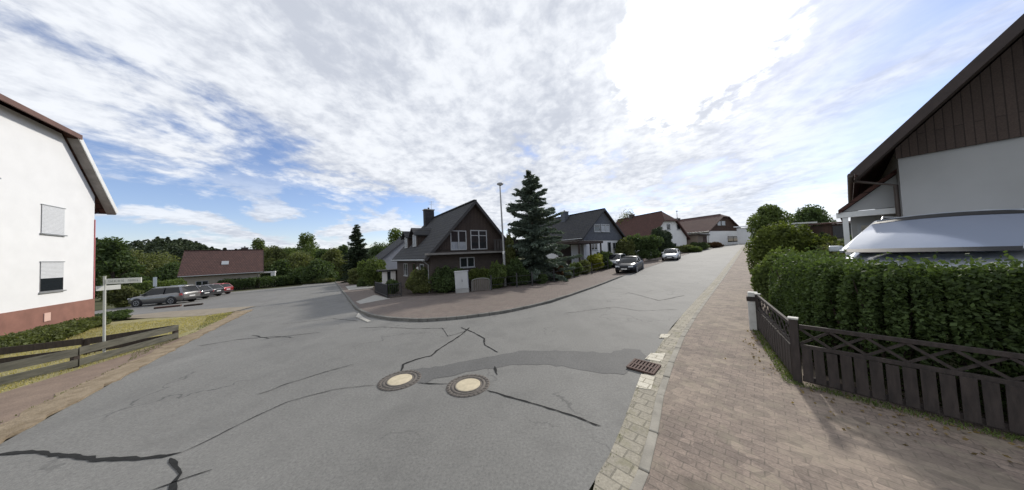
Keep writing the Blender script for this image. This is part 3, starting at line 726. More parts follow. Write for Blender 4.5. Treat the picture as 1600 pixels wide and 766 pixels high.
    def chimney(s, x, y, w, d, top, mat, bottom=None, pots=1):
        mb = MB(); zb = (s.zr - s.m * abs(x - s.W / 2)) - .9 if bottom is None else bottom
        mb.box(x - w / 2, x + w / 2, y - d / 2, y + d / 2, zb, top - .1, mat); mb.box(x - w / 2 - .06, x + w / 2 + .06, y - d / 2 - .06, y + d / 2 + .06, top - .098, top, CONC)
        for i in range(pots): mb.tube([(x + (i - (pots - 1) / 2) * .3, y, top), (x + (i - (pots - 1) / 2) * .3, y, top + .22)], .1, DARKMET, 8)
        mb.build('chimney', s.roof)
# --- white apartment house at the left
nrm = V2(.804, .595)
cw = at(146, 460, 13.6); W_ = 11.5
ox, oy = cw.x - LD.x * W_, cw.y - LD.y * W_
hz = T(cw.x, cw.y)
def zat(px, py, Y): return at(px, py, Y).z
ZE = zat(150, 322, 13.6) - hz
hw = House('white_house', 'tall white rendered house on a red plinth with a half-hipped roof and roller shutters', ox, oy, 126.5, hz, W_, 9.5, ZE + .85, ZE + 7.7, .80, .38, WHITE, ROOFR, hipf=ZE + 3.25, hipb=ZE + 3.25, plinth=(1.42, REDPLINTH), foot=-.8, board=pbr('bargeboard_white', (.70, .70, .68), .6, .06), soffit=pbr('soffit_boards', (.26, .235, .22), .8, .2), th=.22, hipk=2.2, hipboard=pbr('brown_fascia', (.13, .065, .05), .7, .15))
# front plane: a measured from x=0; right edge is a=W_
def wa(px):                                                       # a on the front wall plane seen at column px
    d = ray(px, 420); o = V2(ox, oy); # solve o + LD*a = CAM + d*t
    A = np.array([[LD.x, -d.x], [LD.y, -d.y]]); r = np.linalg.solve(A, np.array([-o.x, -o.y])); return r[0], r[1] * d.y
DKFR = pbr('grey_window_frame', (.20, .20, .20), .6, .1)
a0, Y0 = wa(62); a1, Y1 = wa(99)
zz = lambda px, py: zat(px, py, wa(px)[1]) - hz
hw.window('F', a0, a1, zz(62, 364), zz(62, 320), 1, shutter=1.0, proud=-.012, frame=DKFR)
hw.window('F', a0, a1, zz(62, 457), zz(62, 410), 1, shutter=.55, proud=-.012, frame=DKFR)
b0, b1 = a0 - 3.6, a1 - 3.6
hw.window('F', b0, b1, zz(62, 364), zz(62, 320), 1, shutter=1.0); hw.window('F', b0, b1, zz(62, 457), zz(62, 410), 1, shutter=1.0)
hw.window('F', W_ / 2 - .6, W_ / 2 + .6, ZE + .2, ZE + 1.5, 2, shutter=.3)
mb = MB(); mb.box(W_ - .02, W_ + .028, -.028, 9.5, 1.43, ZE - .75, PINK); mb.build('side_wall', hw.t)
mb = MB(); c_, _ = wa(72); mb.box(c_ - .16, c_ + .16, -.06, -.031, .75, 1.12, pbr('vent_plate', (.66, .44, .36), .6, .05)); mb.build('cellar_vent', hw.t)
mb = MB(); mb.box(-.6, .6, 0, .06, 0, .02, TRIM)
# --- corner house
h1o = Vector((-3.0, 20.0)); hx = V2(.81, .59); hy = V2(-.588, .809)
g1 = T(-3, 20); HW = 7.2
o1 = h1o - hx * HW / 2
ridge1 = zat(742, 315, 20) - g1; eav = 2.62 - g1
slope1 = (ridge1 - (2.27 - g1)) / 4.05
h1 = House('corner_house', 'dark brick corner house with steep grey roof, boarded gable and two dormers', o1.x, o1.y, 36, g1, HW, 11, ridge1 - slope1 * HW / 2, ridge1, .45, .45, BRICKW, ROOFD, clad=DKWOOD, cladz=2.65 - g1 + .2, board=pbr('dark_bargeboard', (.045, .042, .042), .7, .15), soffit=DKWOOD, th=.2, foot=-1)
def ga(px, org, dirv):                                            # position along a facade line seen at column px
    d = ray(px, 400); A = np.array([[dirv.x, -d.x], [dirv.y, -d.y]]); r = np.linalg.solve(A, np.array([-org.x, -org.y])); return r[0], r[1] * d.y
def fwin(h, org, dirv, gz, x0, x1, yt, yb, **k):
    a, Ya = ga(x0, org, dirv); b, Yb = ga(x1, org, dirv); xm, Ym = (x0 + x1) / 2, (Ya + Yb) / 2
    return h.window('F', a, b, zat(xm, yb, Ym) - gz, zat(xm, yt, Ym) - gz, **k)
fwin(h1, o1, hx, g1, 704, 729, 360.5, 391, panes=2, net=.42, o0=.062, name='french_window', sill=False, fw=.07)
fwin(h1, o1, hx, g1, 735.5, 761, 360, 390, panes=2, net=0, o0=.062, name='french_window', sill=False, fw=.07, bar=.72)
fwin(h1, o1, hx, g1, 718, 741, 402, 418, panes=2, o0=.002, fw=.07)
zled = zat(740, 395, 20) - g1
mb = MB(); mb.box(-.35, HW + .35, -.75, -.002, zled - .07, zled + .07, pbr('balcony_slab', (.19, .18, .165), .85, .15)); mb.build('balcony_ledge', h1.t)
mb = MB(); BALR = pbr('balcony_boards', (.05, .045, .042), .8, .2)
x_, _ = ga(764, o1, hx)
for k in range(9): a = x_ + .1 + k * .28; mb.box(a, a + .2, -.74, -.70, zled + .12, zled + .95, BALR)
mb.bar((x_, -.72, zled + .98), (HW + .3, -.72, zled + .98), .07, .06, BALR); mb.build('balcony_railing', h1.t)
for a in (3.0, 5.0): h1.window('L', 11 - (a + 0), 11 - a + 1.0, 1.0, 2.1, 1) if 0 else None
h1.window('L', 8.6, 9.6, .95, 2.15, 1, o0=.001, fw=.08); h1.window('L', 6.3, 7.3, .2, 2.2, 1, o0=.001, sill=False, name='door', frame=pbr('door_wood', (.10, .05, .03), .6, .2))
h1.window('L', 3.2, 4.6, 1.0, 2.15, 2, o0=.001)
mb = MB(); mb.lathe([(.0005, .10), (.12, .09), (.17, .03), (.17, 0)], TRIM, 16, 'z'); 
q = mb.build('wall_lamp', h1.t, (-.012, 3.05, 1.75)); q.rotation_euler = (0, -R(90), 0)
h1.chimney(HW / 2 - .45, 9.8, 1.0, .7, ridge1 + .95, brickm('chimney_slate', (.05, .05, .055), (.035, .036, .04), (.02, .02, .02), .3, .15, .01, axes='WALL'), pots=1)
mb = MB(); mb.tube([(HW / 2 - .2, 9.6, ridge1 + .9), (HW / 2 - .2, 9.6, ridge1 + 1.9)], .018, GREYMET, 6)
for z in (1.5, 1.7, 1.85): mb.tube([(HW / 2 - .5, 9.6, ridge1 + z), (HW / 2 + .1, 9.6, ridge1 + z)], .01, GREYMET, 5)
mb.build('aerial', h1.roof)
def dormer(h, yc, w, x0, zb, zt, ridge):
    """small gabled dormer on the left slope, its window facing -x"""
    m = h.m; dd = thing('x', '', '') if 0 else None
    mb = MB(); xr = (ridge - h.zr) / m + h.W / 2 + .3             # where its ridge dies into the roof
    P = [(x0, yc - w / 2, zb), (x0, yc + w / 2, zb), (x0, yc + w / 2, zt), (x0, yc, ridge - .1), (x0, yc - w / 2, zt)]
    mb.slab(P, xr - x0, DKWOOD, (1, 0, 0)); d = mb.build('dormer', h.t)
    mb = MB(); e = .22; s_ = (ridge - zt) / (w / 2)
    for sg in (-1, 1): mb.slab([(x0 - .3, yc, ridge), (xr, yc, ridge), (xr, yc + sg * (w / 2 + e), zt - s_ * e + .06), (x0 - .3, yc + sg * (w / 2 + e), zt - s_ * e + .06)], .1, ROOFD)
    mb.build('dormer_roof', d)
    mb = MB(); b = lambda y0, y1, z0, z1, o, mt: mb.box(x0 - o, x0 - .002, y0, y1, z0, z1, mt)
    a0, a1, z0, z1 = yc - w * .33, yc + w * .33, zb + .12, zt - .02
    b(a0, a1, z0, z0 + .09, .06, PVC); b(a0, a1, z1 - .09, z1, .06, PVC); b(a0, a0 + .09, z0 + .09, z1 - .09, .06, PVC); b(a1 - .09, a1, z0 + .09, z1 - .09, .06, PVC); b(yc - .05, yc + .05, z0 + .09, z1 - .09, .06, PVC)
    mb.box(x0 - .03, x0 - .002, a0 + .05, a1 - .05, z0 + .05, z1 - .05, NET); mb.build('dormer_window', d)
for yc in (5.9, 9.1):
    x0 = .55; zr_ = h1.zr - h1.m * (HW / 2 - x0); dormer(h1, yc, 1.7, x0, zr_ - .1, zr_ + 1.15, zr_ + 1.75)
# --- next house back along the left street
p6 = at(593, 407, 33.5); g6 = T(-14, 35)
h6 = House('gabled_house', 'house with pale grey gable and dark roof half hidden behind the corner house', p6.x + hx.x * .4, p6.y + hx.y * .4, 36, g6, 8, 9, 2.3 - g6 + .35, 5.9 - g6, .5, .35, pbr('pale_grey_gable', (.42, .43, .45), .85, .06), ROOFD, board=pbr('slate_edge', (.08, .08, .085), .7, .1), foot=-1)
h6.window('F', 1.2, 2.2, .7, 1.8, 2); h6.window('F', 3.2, 4.6, 3.6, 4.7, 2)
# garage annex with two white posts in front of it
pa = at(608, 441, 27.5); t = thing('entrance_porch', 'small porch with two tall white panels beside the corner house', 'porch', (pa.x, pa.y, T(pa.x, pa.y)), R(36))
mb = MB()
for x in (-.42, .42): mb.box(x - .24, x + .24, -.06, .06, 0, 1.72, WHITE)
mb.build('panel', t, bevel=.01); mb = MB(); mb.box(-1.0, 1.5, -.3, 1.8, 1.73, 1.88, ROOFD); mb.build('roof', t); mb = MB(); mb.box(-.16, .16, .0, .05, 0, 1.7, GLASS); mb.box(.72, 1.4, .06, 1.7, 0, 1.72, DKWOOD); mb.build('door', t)
# --- second house on the right street
yA = 34; pB = at(941, 327, yA); g2 = T(pB.x, pB.y); W2 = 8.8
o2 = V2(pB.x, pB.y) - hx * W2 / 2
zr2 = pB.z - g2; zl2 = zat(912, 374, 31.5) - g2
h2 = House('slate_gable_house', 'house with dark roof, grey slated gable and white ground floor behind garden shrubs', o2.x, o2.y, 36, g2, W2, 11, zl2 + .6, zr2, .55, .4, WHITE, ROOFD, clad=SLATE, cladz=zat(940, 376, 34) - g2, board=pbr('dark_verge', (.03, .03, .032), .7, .1), soffit=DKWOOD, foot=-1)
fwin(h2, o2, hx, g2, 929.5, 939, 350.5, 362.5, panes=1, o0=.062, fw=.1); fwin(h2, o2, hx, g2, 940.5, 954, 350.5, 362.5, panes=2, o0=.062, fw=.1, net=.8)
fwin(h2, o2, hx, g2, 924, 934, 380, 391, panes=2, fw=.1); fwin(h2, o2, hx, g2, 950, 955.5, 378, 395, panes=1, fw=.09, sill=False, name='door'); fwin(h2, o2, hx, g2, 958, 966, 379, 389, panes=2, fw=.09)
h2.chimney(W2 / 2 - .9, 6.0, .9, .8, zr2 + .55, SLATE)
pc = at(905, 388, 29.5); t = thing('carport', 'dark timber carport with white back wall in front of the slate gable house', 'carport', (pc.x, pc.y, T(pc.x, pc.y)), R(40))
mb = MB(); zc = zat(905, 380, 29.5) - T(pc.x, pc.y); mb.box(-2.2, 2.6, -1.6, 1.6, zc - .12, zc + .16, DKWOOD); mb.build('roof', t)
for x in (-2.0, .2, 2.4): mb = MB(); mb.box(x - .07, x + .07, -1.45, -1.31, -.4, zc - .122, DKWOOD); mb.build('post', t)
mb = MB(); mb.box(.3, 2.5, 1.4, 1.5, -.4, zc - .122, WHITE); mb.box(-2.1, .298, 1.4, 1.5, -.4, zc - .122, DKWOOD); mb.build('back_wall', t)
# --- third house: white gable, red-brown roof
Y3 = 50; p3 = at(1031, 330, Y3); g3 = T(p3.x, p3.y); W3 = 9.4
x3 = V2(.94, .342)
o3 = at(1037, 380, 48.5); o3 = V2(o3.x, o3.y) - x3 * 3.0
zr3 = p3.z - g3
h3 = House('red_roof_house', 'white gabled house with red-brown half-hipped roof behind a round dark bush', o3.x, o3.y, 20, g3, W3, 13, zat(1075, 372, 52) - g3 + .4, zr3, .5, .45, WHITE, ROOFR, hipf=zat(1064, 345, 51) - g3, board=pbr('brown_board', (.10, .05, .04), .7, .1), foot=-1.5)
fwin(h3, o3, x3, g3, 1044.5, 1050, 350, 359, panes=1, fw=.1); fwin(h3, o3, x3, g3, 1060, 1066, 350, 359, panes=1, fw=.1); fwin(h3, o3, x3, g3, 1050, 1058, 380, 388, panes=2, fw=.1)
h3.chimney(W3 / 2, 9, .9, .8, zr3 + .6, BRICKW)
# --- fourth house: brown boarded gable over white ground floor
Y4 = 66; p4 = at(1131, 334, Y4); g4 = T(p4.x, p4.y) ; W4 = 13.6; x4 = V2(.927, .375)
o4 = V2(p4.x, p4.y) - x4 * W4 / 2
zr4 = p4.z - g4
h4 = House('brown_gable_house', 'wide low house with brown boarded gable over white ground floor, closing the street', o4.x, o4.y, 22, g4, W4, 14, zat(1160, 361, 68) - g4 + .5, zr4, .7, .5, WHITE, ROOFB, hipf=zr4 - .8, clad=BRWOOD, cladz=zat(1131, 361, Y4) - g4, board=pbr('brown_board2', (.08, .045, .035), .7, .1), foot=-1.5)
fwin(h4, o4, x4, g4, 1124, 1129, 345.5, 352, panes=1, o0=.062, fw=.12, net=.9); fwin(h4, o4, x4, g4, 1130.5, 1136, 345.5, 352, panes=1, o0=.062, fw=.12, net=.9)
fwin(h4, o4, x4, g4, 1139, 1156, 369, 378, panes=2, sill=False, name='garage_door', frame=DKWOOD, fw=.1)
h4.chimney(W4 / 2 - .5, 12, 1.0, .9, zr4 + .5, BRICKW)
pf = at(1098, 378, 52); t = thing('flat_garage', 'low flat-roofed brown garage between the red-roofed house and the boarded gable', 'garage', (pf.x, pf.y, T(pf.x, pf.y)), R(40))
zg = zat(1098, 366, 52) - T(pf.x, pf.y)
mb = MB(); mb.box(-3.4, 3.6, 0, 5, -.6, zg - .25, pbr('garage_wall', (.19, .15, .115), .85, .1)); mb.build('wall', t); mb = MB(); mb.box(-3.7, 3.9, -.5, 5.3, zg - .248, zg, DKWOOD); mb.build('roof', t)
mb = MB(); mb.box(.4, 2.9, -.04, -.003, -.5, zg - .5, BRWOOD); mb.build('garage_door', t)
# --- brown-roofed bungalow at the far left
pe = at(412, 425, 45); gb = T(-49, 44); zeb = zat(412, 425, 45) - gb
yd = V2(-.923, -.385)
h5 = House('brown_roof_house', 'long low house with a broad brown roof and skylight behind the parked cars', pe.x - .707 * .5 - .707 * .5, pe.y + .707 * .5 - .707 * .5, 135, gb, 8.6, 8.4, zeb + .55, zat(412, 390.5, 49) - gb, .55, .5, pbr('beige_wall', (.34, .30, .24), .9, .08), ROOFB, foot=-1.5, board=DKWOOD)
for a in (1.2, 3.6, 6.2): h5.window('L', a, a + 1.3, .9, 2.0, 2)
ym = 4.2; xs = 1.5; zs = h5.zr - h5.m * (4.3 - xs); F5 = lambda x, y, z: (xs + x, ym + y, zs + x * h5.m + z)
mb = MB(); mb.hexa([F5(-.32, -.4, .02), F5(.32, -.4, .02), F5(.32, .4, .02), F5(-.32, .4, .02), F5(-.32, -.4, .12), F5(.32, -.4, .12), F5(.32, .4, .12), F5(-.32, .4, .12)], PVC); sk = mb.build('skylight', h5.roof)
mb = MB(); mb.hexa([F5(-.26, -.33, .121), F5(.26, -.33, .121), F5(.26, .33, .121), F5(-.26, .33, .121), F5(-.26, -.33, .126), F5(.26, -.33, .126), F5(.26, .33, .126), F5(-.26, .33, .126)], glassm('sky_pane', (.3, .32, .34), .05)); mb.build('pane', sk)
h5.chimney(5.2, 2.0, .9, .9, h5.zr + .5, BRICKW)
pp = at(416, 437, 46.5); t = thing('white_pergola', 'white garden pergola at the right end of the brown-roofed house', 'pergola', (pp.x, pp.y, T(pp.x, pp.y)), R(25))
zt_ = zat(416, 424.5, 46.5) - T(pp.x, pp.y)
for x in (-1.2, 1.0): mb = MB(); mb.box(x - (.12 if x < 0 else .3), x + (.12 if x < 0 else .3), -.15, .15, 0 if x > 0 else .9, zt_ - .25, WHITE); mb.build('post', t)
mb = MB(); mb.box(-1.4, 1.35, -.25, .25, zt_ - .248, zt_, WHITE); mb.build('beam', t)
# --- house on the right with the boarded gable
Yr = 7.3; pr = at(1412, 345, Yr); gr_ = T(pr.x, pr.y) + .8
xr = V2(.595, -.804); Wr = 10.4
zcl = zat(1412, 248, Yr) - gr_
DKR = brickm('gable_boards', (.088, .064, .053), (.070, .051, .043), (.036, .027, .023), 9, .13, .010, axes='BOARD', stain=.35)
hr = House('boarded_gable_house', 'large house with dark brown boarded gable above a plain grey rendered wall, behind the hedge', pr.x, pr.y, -53.5, gr_, Wr, 12, zcl + .62, zcl + .62 + 6.1, .78, 1.0, GREYWALL, ROOFB, clad=DKR, cladz=zcl, board=pbr('dark_brown_barge', (.045, .032, .028), .75, .2), soffit=DKR, th=.2, foot=-2, pipe=pbr('brown_pipe', (.09, .07, .06), .6, .1))
# lean-to porch at its far corner
t2 = hr.t
mb = MB(); zp = zcl - .35
mb.slab([(-1.15, .5, zp - .95), (-1.15, 7, zp - .95), (.0, 7, zp + .15), (.0, .5, zp + .15)], .14, ROOFR); pr_ = mb.build('porch_roof', t2)
mb = MB(); mb.slab([(-1.05, .62, zp - 1.02), (-.01, .62, zp - 1.02), (-.01, .62, zp - .02)], .08, GREYWALL, (0, 1, 0)); mb.box(-1.2, -.01, .56, .72, zp - 1.22, zp - 1.04, TRIM); mb.build('porch_gable', t2)
mb = MB(); mb.box(-.9, -.01, 1.8, 6.5, -1, zp - 1.1, GREYWALL); mb.build('porch_wall', t2)
mb = MB(); mb.box(-1.08, -.96, .6, .72, -1, zp - 1.222, TRIM); mb.build('porch_post', t2)
mb = MB(); mb.box(-.78, -.1, 1.75, 1.797, -.1, zp - 1.4, PVC); mb.box(-.70, -.18, 1.74, 1.749, .4, zp - 1.5, GLASS); mb.build('porch_door', t2)
# far pale roofs at the end of the right street
def shed(name, label, cat, px, pyt, Y, w, d, hgt, deg, wall, roof, flat=True):
    p = at(px, pyt, Y); g = TL(p.x, p.y); t = thing(name, label, cat, (p.x, p.y, g), R(deg)); z = p.z - g
    mb = MB(); mb.box(-w / 2, w / 2, 0, d, -1.5, z - .3, wall); mb.build('wall', t)
    mb = MB(); mb.slab([(-w / 2 - .4, -.4, z - .05), (w / 2 + .4, -.4, z - .05), (w / 2 + .4, d + .4, z + .25), (-w / 2 - .4, d + .4, z + .25)], .25, roof); mb.build('roof', t)
    mb = MB(); mb.box(-w * .3, w * .1, -.05, -.003, 0, min(2.1, z - .6), DARKMET); mb.build('garage_door', t); return t
shed('pale_shed', 'long pale flat-roofed shed beyond the shrubs on the right', 'shed', 1240, 348, 46, 6, 5, 2.6, -8, pbr('shed_wall', (.40, .42, .36), .9, .1), pbr('pale_roof', (.55, .56, .52), .7, .08))
shed('low_barn', 'low barn with a dull red roof left of the boarded gable house', 'barn', 1322, 346, 40, 5, 5, 2.6, -30, BRWOOD, ROOFR)
shed('white_canopy', 'small bright white canopy roof at the far end of the street', 'canopy', 1179, 353, 60, 2.8, 3, 2.6, 10, WHITE, pbr('canopy_white', (.85, .86, .88), .5, .03))
# ------------------------------------------------------------------ street furniture
def lamp(px, py, pt, lean, label, Y=None):
    p = G(px, py) if Y is None else at(px, py, Y); Yb = p.y; h = zat(px, pt, Yb) - T(p.x, p.y)
    t = thing('street_lamp', label, 'street lamp', (p.x, p.y, T(p.x, p.y)), 0, 'street lamps')
    mb = MB(); j = h * .335; mb.tube([(0, 0, -.1), (lean * .3, 0, j)], [.105, .10], LAMPM, 12); mb.tube([(lean * .3, 0, j), (lean, 0, h - .15)], [.075, .05], LAMPM, 12); mb.tube([(lean * .3, 0, j - .12), (lean * .3, 0, j + .1)], [.10, .10], TRIM, 12)
    mb.box(-.05, .05, -.10, -.084, .55, .95, LAMPM); mb.build('pole', t)
    mb = MB(); mb.lathe([(.06, -.12), (.10, -.06), (.24, -.02), (.27, .03), (.22, .10), (.08, .15), (.001, .16)], pbr('lamp_grey', (.30, .31, .32), .5, .05), 18, 'z', (lean + .02, 0, h)); hd = mb.build('lamp_head', t)
    mb = MB(); mb.lathe([(.0005, -.075), (.15, -.065), (.225, -.022), (.0005, -.02)], pbr('lamp_glass', (.62, .62, .60), .2, .03), 18, 'z', (lean + .02, 0, h)); mb.build('lamp_glass', hd)
    return t
lamp(790, 449, 288, -.12, 'tall slim street lamp standing on the paved corner before the big spruce')
lamp(545.5, 441, 379, 0, 'street lamp beside the dark conifer at the far end of the left street')
lamp(1061, 386, 330, 0, 'distant street lamp rising over the roofs near the red-roofed house', 57)
# street name sign
p = G(162.5, 562); t = thing('street_sign', 'white street name sign with two blades on a thin pole at the left fence', 'street sign', (p.x, p.y, T(p.x, p.y)), 0)
SIGNW = pbr('sign_white', (.66, .66, .60), .5, .06, 6); SGT = pbr('sign_letter', (.32, .32, .29), .6, .1); POLE = pbr('sign_pole', (.50, .50, .44), .6, .12)
ht = zat(162.5, 434, p.y) - T(p.x, p.y)
mb = MB(); mb.tube([(0, 0, -.05), (-.01, 0, ht + .03)], .025, POLE, 12); mb.tube([(-.01, 0, ht + .03), (-.01, 0, ht + .045)], .034, POLE, 12); mb.build('pole', t)
a_ = math.atan2(.18, .98)
def blade(z, x0, x1, h, ang, letters, par, seed):
    c, s = math.cos(ang), math.sin(ang); F = lambda x, y, zz: (x * c - y * s, x * s + y * c, z + zz); mb = MB(); mb.box(x0, x1, -.012, .012, 0, h, SIGNW, F)
    r = random.Random(seed)
    if letters:                                                  # worn lettering, two words, no longer readable
        x = x0 + .07; k = 0
        while x < x1 - .07:
            w = r.uniform(.022, .038)
            if k != 9: 
                kk = r.randint(0, 3); mb.box(x, x + .009, -.0145, -.0121, .045, h - (.045 if kk else .03), SGT, F)
                mb.box(x + .009, x + w, -.0145, -.0121, *((.045, .056) if kk == 0 else (.07, .081) if kk == 1 else (h - .056, h - .045) if kk == 2 else (.06, .07)), SGT, F)
                if kk > 1: mb.box(x + w - .008, x + w, -.0143, -.0121, .045, h - .06, SGT, F)
            else: w = .06
            x += w + .012; k += 1
    return mb.build('sign_blade', par, bevel=.004)
blade(ht - .19, .03, .83, .15, a_, True, t, 4); blade(ht - .36, -.14, .26, .13, a_ + R(70), False, t, 8)
# small parking sign by the cars
p = at(243, 470, 27); t = thing('parking_sign', 'small pale sign plate on a post beside the grey car', 'sign', (p.x, p.y, T(p.x, p.y)))
h_ = zat(243, 433, 27) - T(p.x, p.y); mb = MB(); mb.tube([(0, 0, -.1), (0, 0, h_)], .035, GREYMET, 8); mb.build('pole', t); mb = MB(); mb.box(-.2, .2, -.06, -.04, h_ - 1.0, h_ - .02, pbr('plate_pale', (.50, .55, .60), .5, .05)); mb.build('plate', t)
# utility cabinet
p = G(723, 459.5); t = thing('utility_cabinet', 'light grey utility cabinet standing on the paved corner before a hedge', 'cabinet', (p.x, p.y, T(p.x, p.y) + KH - .01), R(4)); t.rotation_euler = (0, -R(2.0), R(4))
CAB = pbr('cabinet_grey', (.46, .47, .475), .6, .06, 2, .05); hc = zat(723, 423, p.y) - T(p.x, p.y) - KH
mb = MB(); mb.box(-.44, .44, -.17, .17, -.1, .28, pbr('cabinet_base', (.33, .33, .32), .8, .15)); mb.build('base', t, bevel=.01)
mb = MB(); mb.box(-.43, .43, -.16, .16, .282, hc - .06, CAB); mb.box(-.46, .46, -.19, .19, hc - .058, hc, CAB); mb.build('body', t, bevel=.012)
for a, b in ((-.42, -.005), (.005, .42)):
    mb = MB(); mb.box(a, b, -.176, -.162, .30, hc - .08, CAB); d = mb.build('door', t, bevel=.006)
    if a > 0: mb = MB(); mb.box(.03, .06, -.19, -.177, hc * .5, hc * .5 + .16, DARKMET); mb.build('handle', d)
# arched wooden panel right of the cabinet
p = G(752, 457); t = thing('arched_gate', 'low weathered wooden gate with an arched grey frame beside the utility cabinet', 'gate', (p.x, p.y, T(p.x, p.y) + KH - .02), R(12))
GW = pbr('gate_wood', (.14, .125, .11), .9, .2, 4, .3, 40, stretch=(6, 6, 1)); wg = .62; hg = zat(752, 434, p.y) - T(p.x, p.y) - KH
mb = MB()
for k in range(8): x = -wg + .04 + k * (2 * wg - .08) / 8; mb.box(x, x + (2 * wg - .08) / 8 - .02, -.015, .015, .03, hg * (.72 + .22 * math.cos((k - 3.5) / 4 * 1.3)), GW)
mb.build('panel', t)
mb = MB(); pts = [(-wg, 0, -.05), (-wg, 0, hg * .75)] + [(-wg * math.cos(a), 0, hg * .78 + hg * .2 * math.sin(a)) for a in np.linspace(.1, math.pi - .1, 9)] + [(wg, 0, hg * .75), (wg, 0, -.05)]
mb.tube(pts, .035, pbr('gate_frame', (.20, .195, .18), .8, .15), 8); mb.build('frame', t)
# dark railing by the drive
ra = [G(586.5, 459), G(606, 468.5), G(627, 465.5)]
t = thing('metal_railing', 'low dark metal railing round the garden corner by the left street', 'railing', (ra[1].x, ra[1].y, T(*ra[1]) + KH - .02)); o = t.location
mb = MB(); mr = MB()
for a, b in ((ra[0], ra[1]), (ra[1], ra[2])):
    n = int((b - a).length / .11)
    for k in range(n + 1):
        q = a.lerp(b, k / n); z = T(q.x, q.y) + KH - o.z - .02; w = .03 if k in (0, n) else .011
        mb.tube([(q.x - o.x, q.y - o.y, z), (q.x - o.x, q.y - o.y, z + (.98 if k in (0, n) else .90))], w, DARKMET, 6)
    for zz_ in (.12, .86): mr.bar((a.x - o.x, a.y - o.y, T(*a) + KH - o.z + zz_), (b.x - o.x, b.y - o.y, T(*b) + KH - o.z + zz_), .03, .045, DARKMET)
mb.build('bars', t); mr.build('rail', t)
# thin garden fence along the right street
fp = [G(*q) for q in ((768, 456), (808, 451), (832, 449), (866, 442.5), (897, 436), (925, 428.5), (950, 421))]
t = thing('garden_fence', 'low dark post and rail garden fence behind the paving of the right street', 'fence', (fp[0].x, fp[0].y, T(*fp[0]))); o = t.location
for q in fp:
    mb = MB(); z = T(*q) - o.z; mb.box(q.x - o.x - .045, q.x - o.x + .045, q.y - o.y - .045, q.y - o.y + .045, z - .1, z + 1.12, DARKMET); mb.build('post', t)
mb = MB()
for a, b in zip(fp[:-1], fp[1:]):
    for zz_ in (.45, .9): mb.bar((a.x - o.x, a.y - o.y, T(*a) - o.z + zz_), (b.x - o.x, b.y - o.y, T(*b) - o.z + zz_), .02, .03, DARKMET)
mb.build('rail', t)
# knee-high board fence at the left
fc = G(274, 531); fl = [V2(-11.42, 2.0), V2(-11.4, 4.4), V2(-11.36, 6.5), fc]; fr = [fc, V2(-13.0, 7.62), V2(-15.0, 6.85), V2(-17.4, 5.9), V2(-20, 4.9)]
t = thing('board_fence', 'knee-high weathered board fence folding back at a sharp corner on the left lawn', 'fence', (fc.x, fc.y, T(*fc))); o = t.location
def boards(pts, mat, off):
    mb = MB(); nn = lambda a, b: V2(-(b - a).normalized().y, (b - a).normalized().x) * off
    for a, b in zip(pts[:-1], pts[1:]):
        n_2 = nn(a, b)
        for zz_, h in ((.43, .19), (.15, .17)):
            e = rng.uniform(-.015, .015)
            mb.bar((a.x - o.x + n_2.x, a.y - o.y + n_2.y, T(*a) - o.z + zz_ + e), (b.x - o.x + n_2.x, b.y - o.y + n_2.y, T(*b) - o.z + zz_ - e), .03, h, mat)
    return mb.build('board', t, bevel=.004)
boards(fl, WOODOLD, -.068); tag(boards(fr, WOODDK, .065), 'dark boards of the rear run')
for q in fl[1:] + fr[1:]:
    mb = MB(); z = T(*q) - o.z; mb.box(q.x - o.x - .05, q.x - o.x + .05, q.y - o.y - .05, q.y - o.y + .05, z - .1, z + .50, WOODDK); mb.build('post', t, bevel=.006)
# ------------------------------------------------------------------ vehicles (x forward, origin on the road under the middle)
TYRE = pbr('tyre', (.02, .02, .02), .9, .1); RIM = pbr('rim', (.42, .43, .44), .35, .08, 4, 0, 60, .7); BLACKP = pbr('black_plastic', (.018, .018, .019), .6, .1)
CARGL = glassm('car_glass', (.008, .009, .010), .03, .45); LIGHTW = pbr('head_lamp', (.62, .64, .66), .12, .05, 4, 0); LIGHTR = pbr('tail_lamp', (.35, .015, .012), .15, .05, 4, 0); PLATE = pbr('number_plate', (.70, .70, .68), .5, .03)
def loft(mb, rings, mat, cap=True):
    n = len(rings[0]); vs = [p for r in rings for p in r]
    fs = [(i * n + k, i * n + (k + 1) % n, (i + 1) * n + (k + 1) % n, (i + 1) * n + k) for i in range(len(rings) - 1) for k in range(n)]
    if cap: fs += [tuple(range(n)), tuple(range((len(rings) - 1) * n, len(rings) * n))]
    mb.add(vs, fs, mat, True)
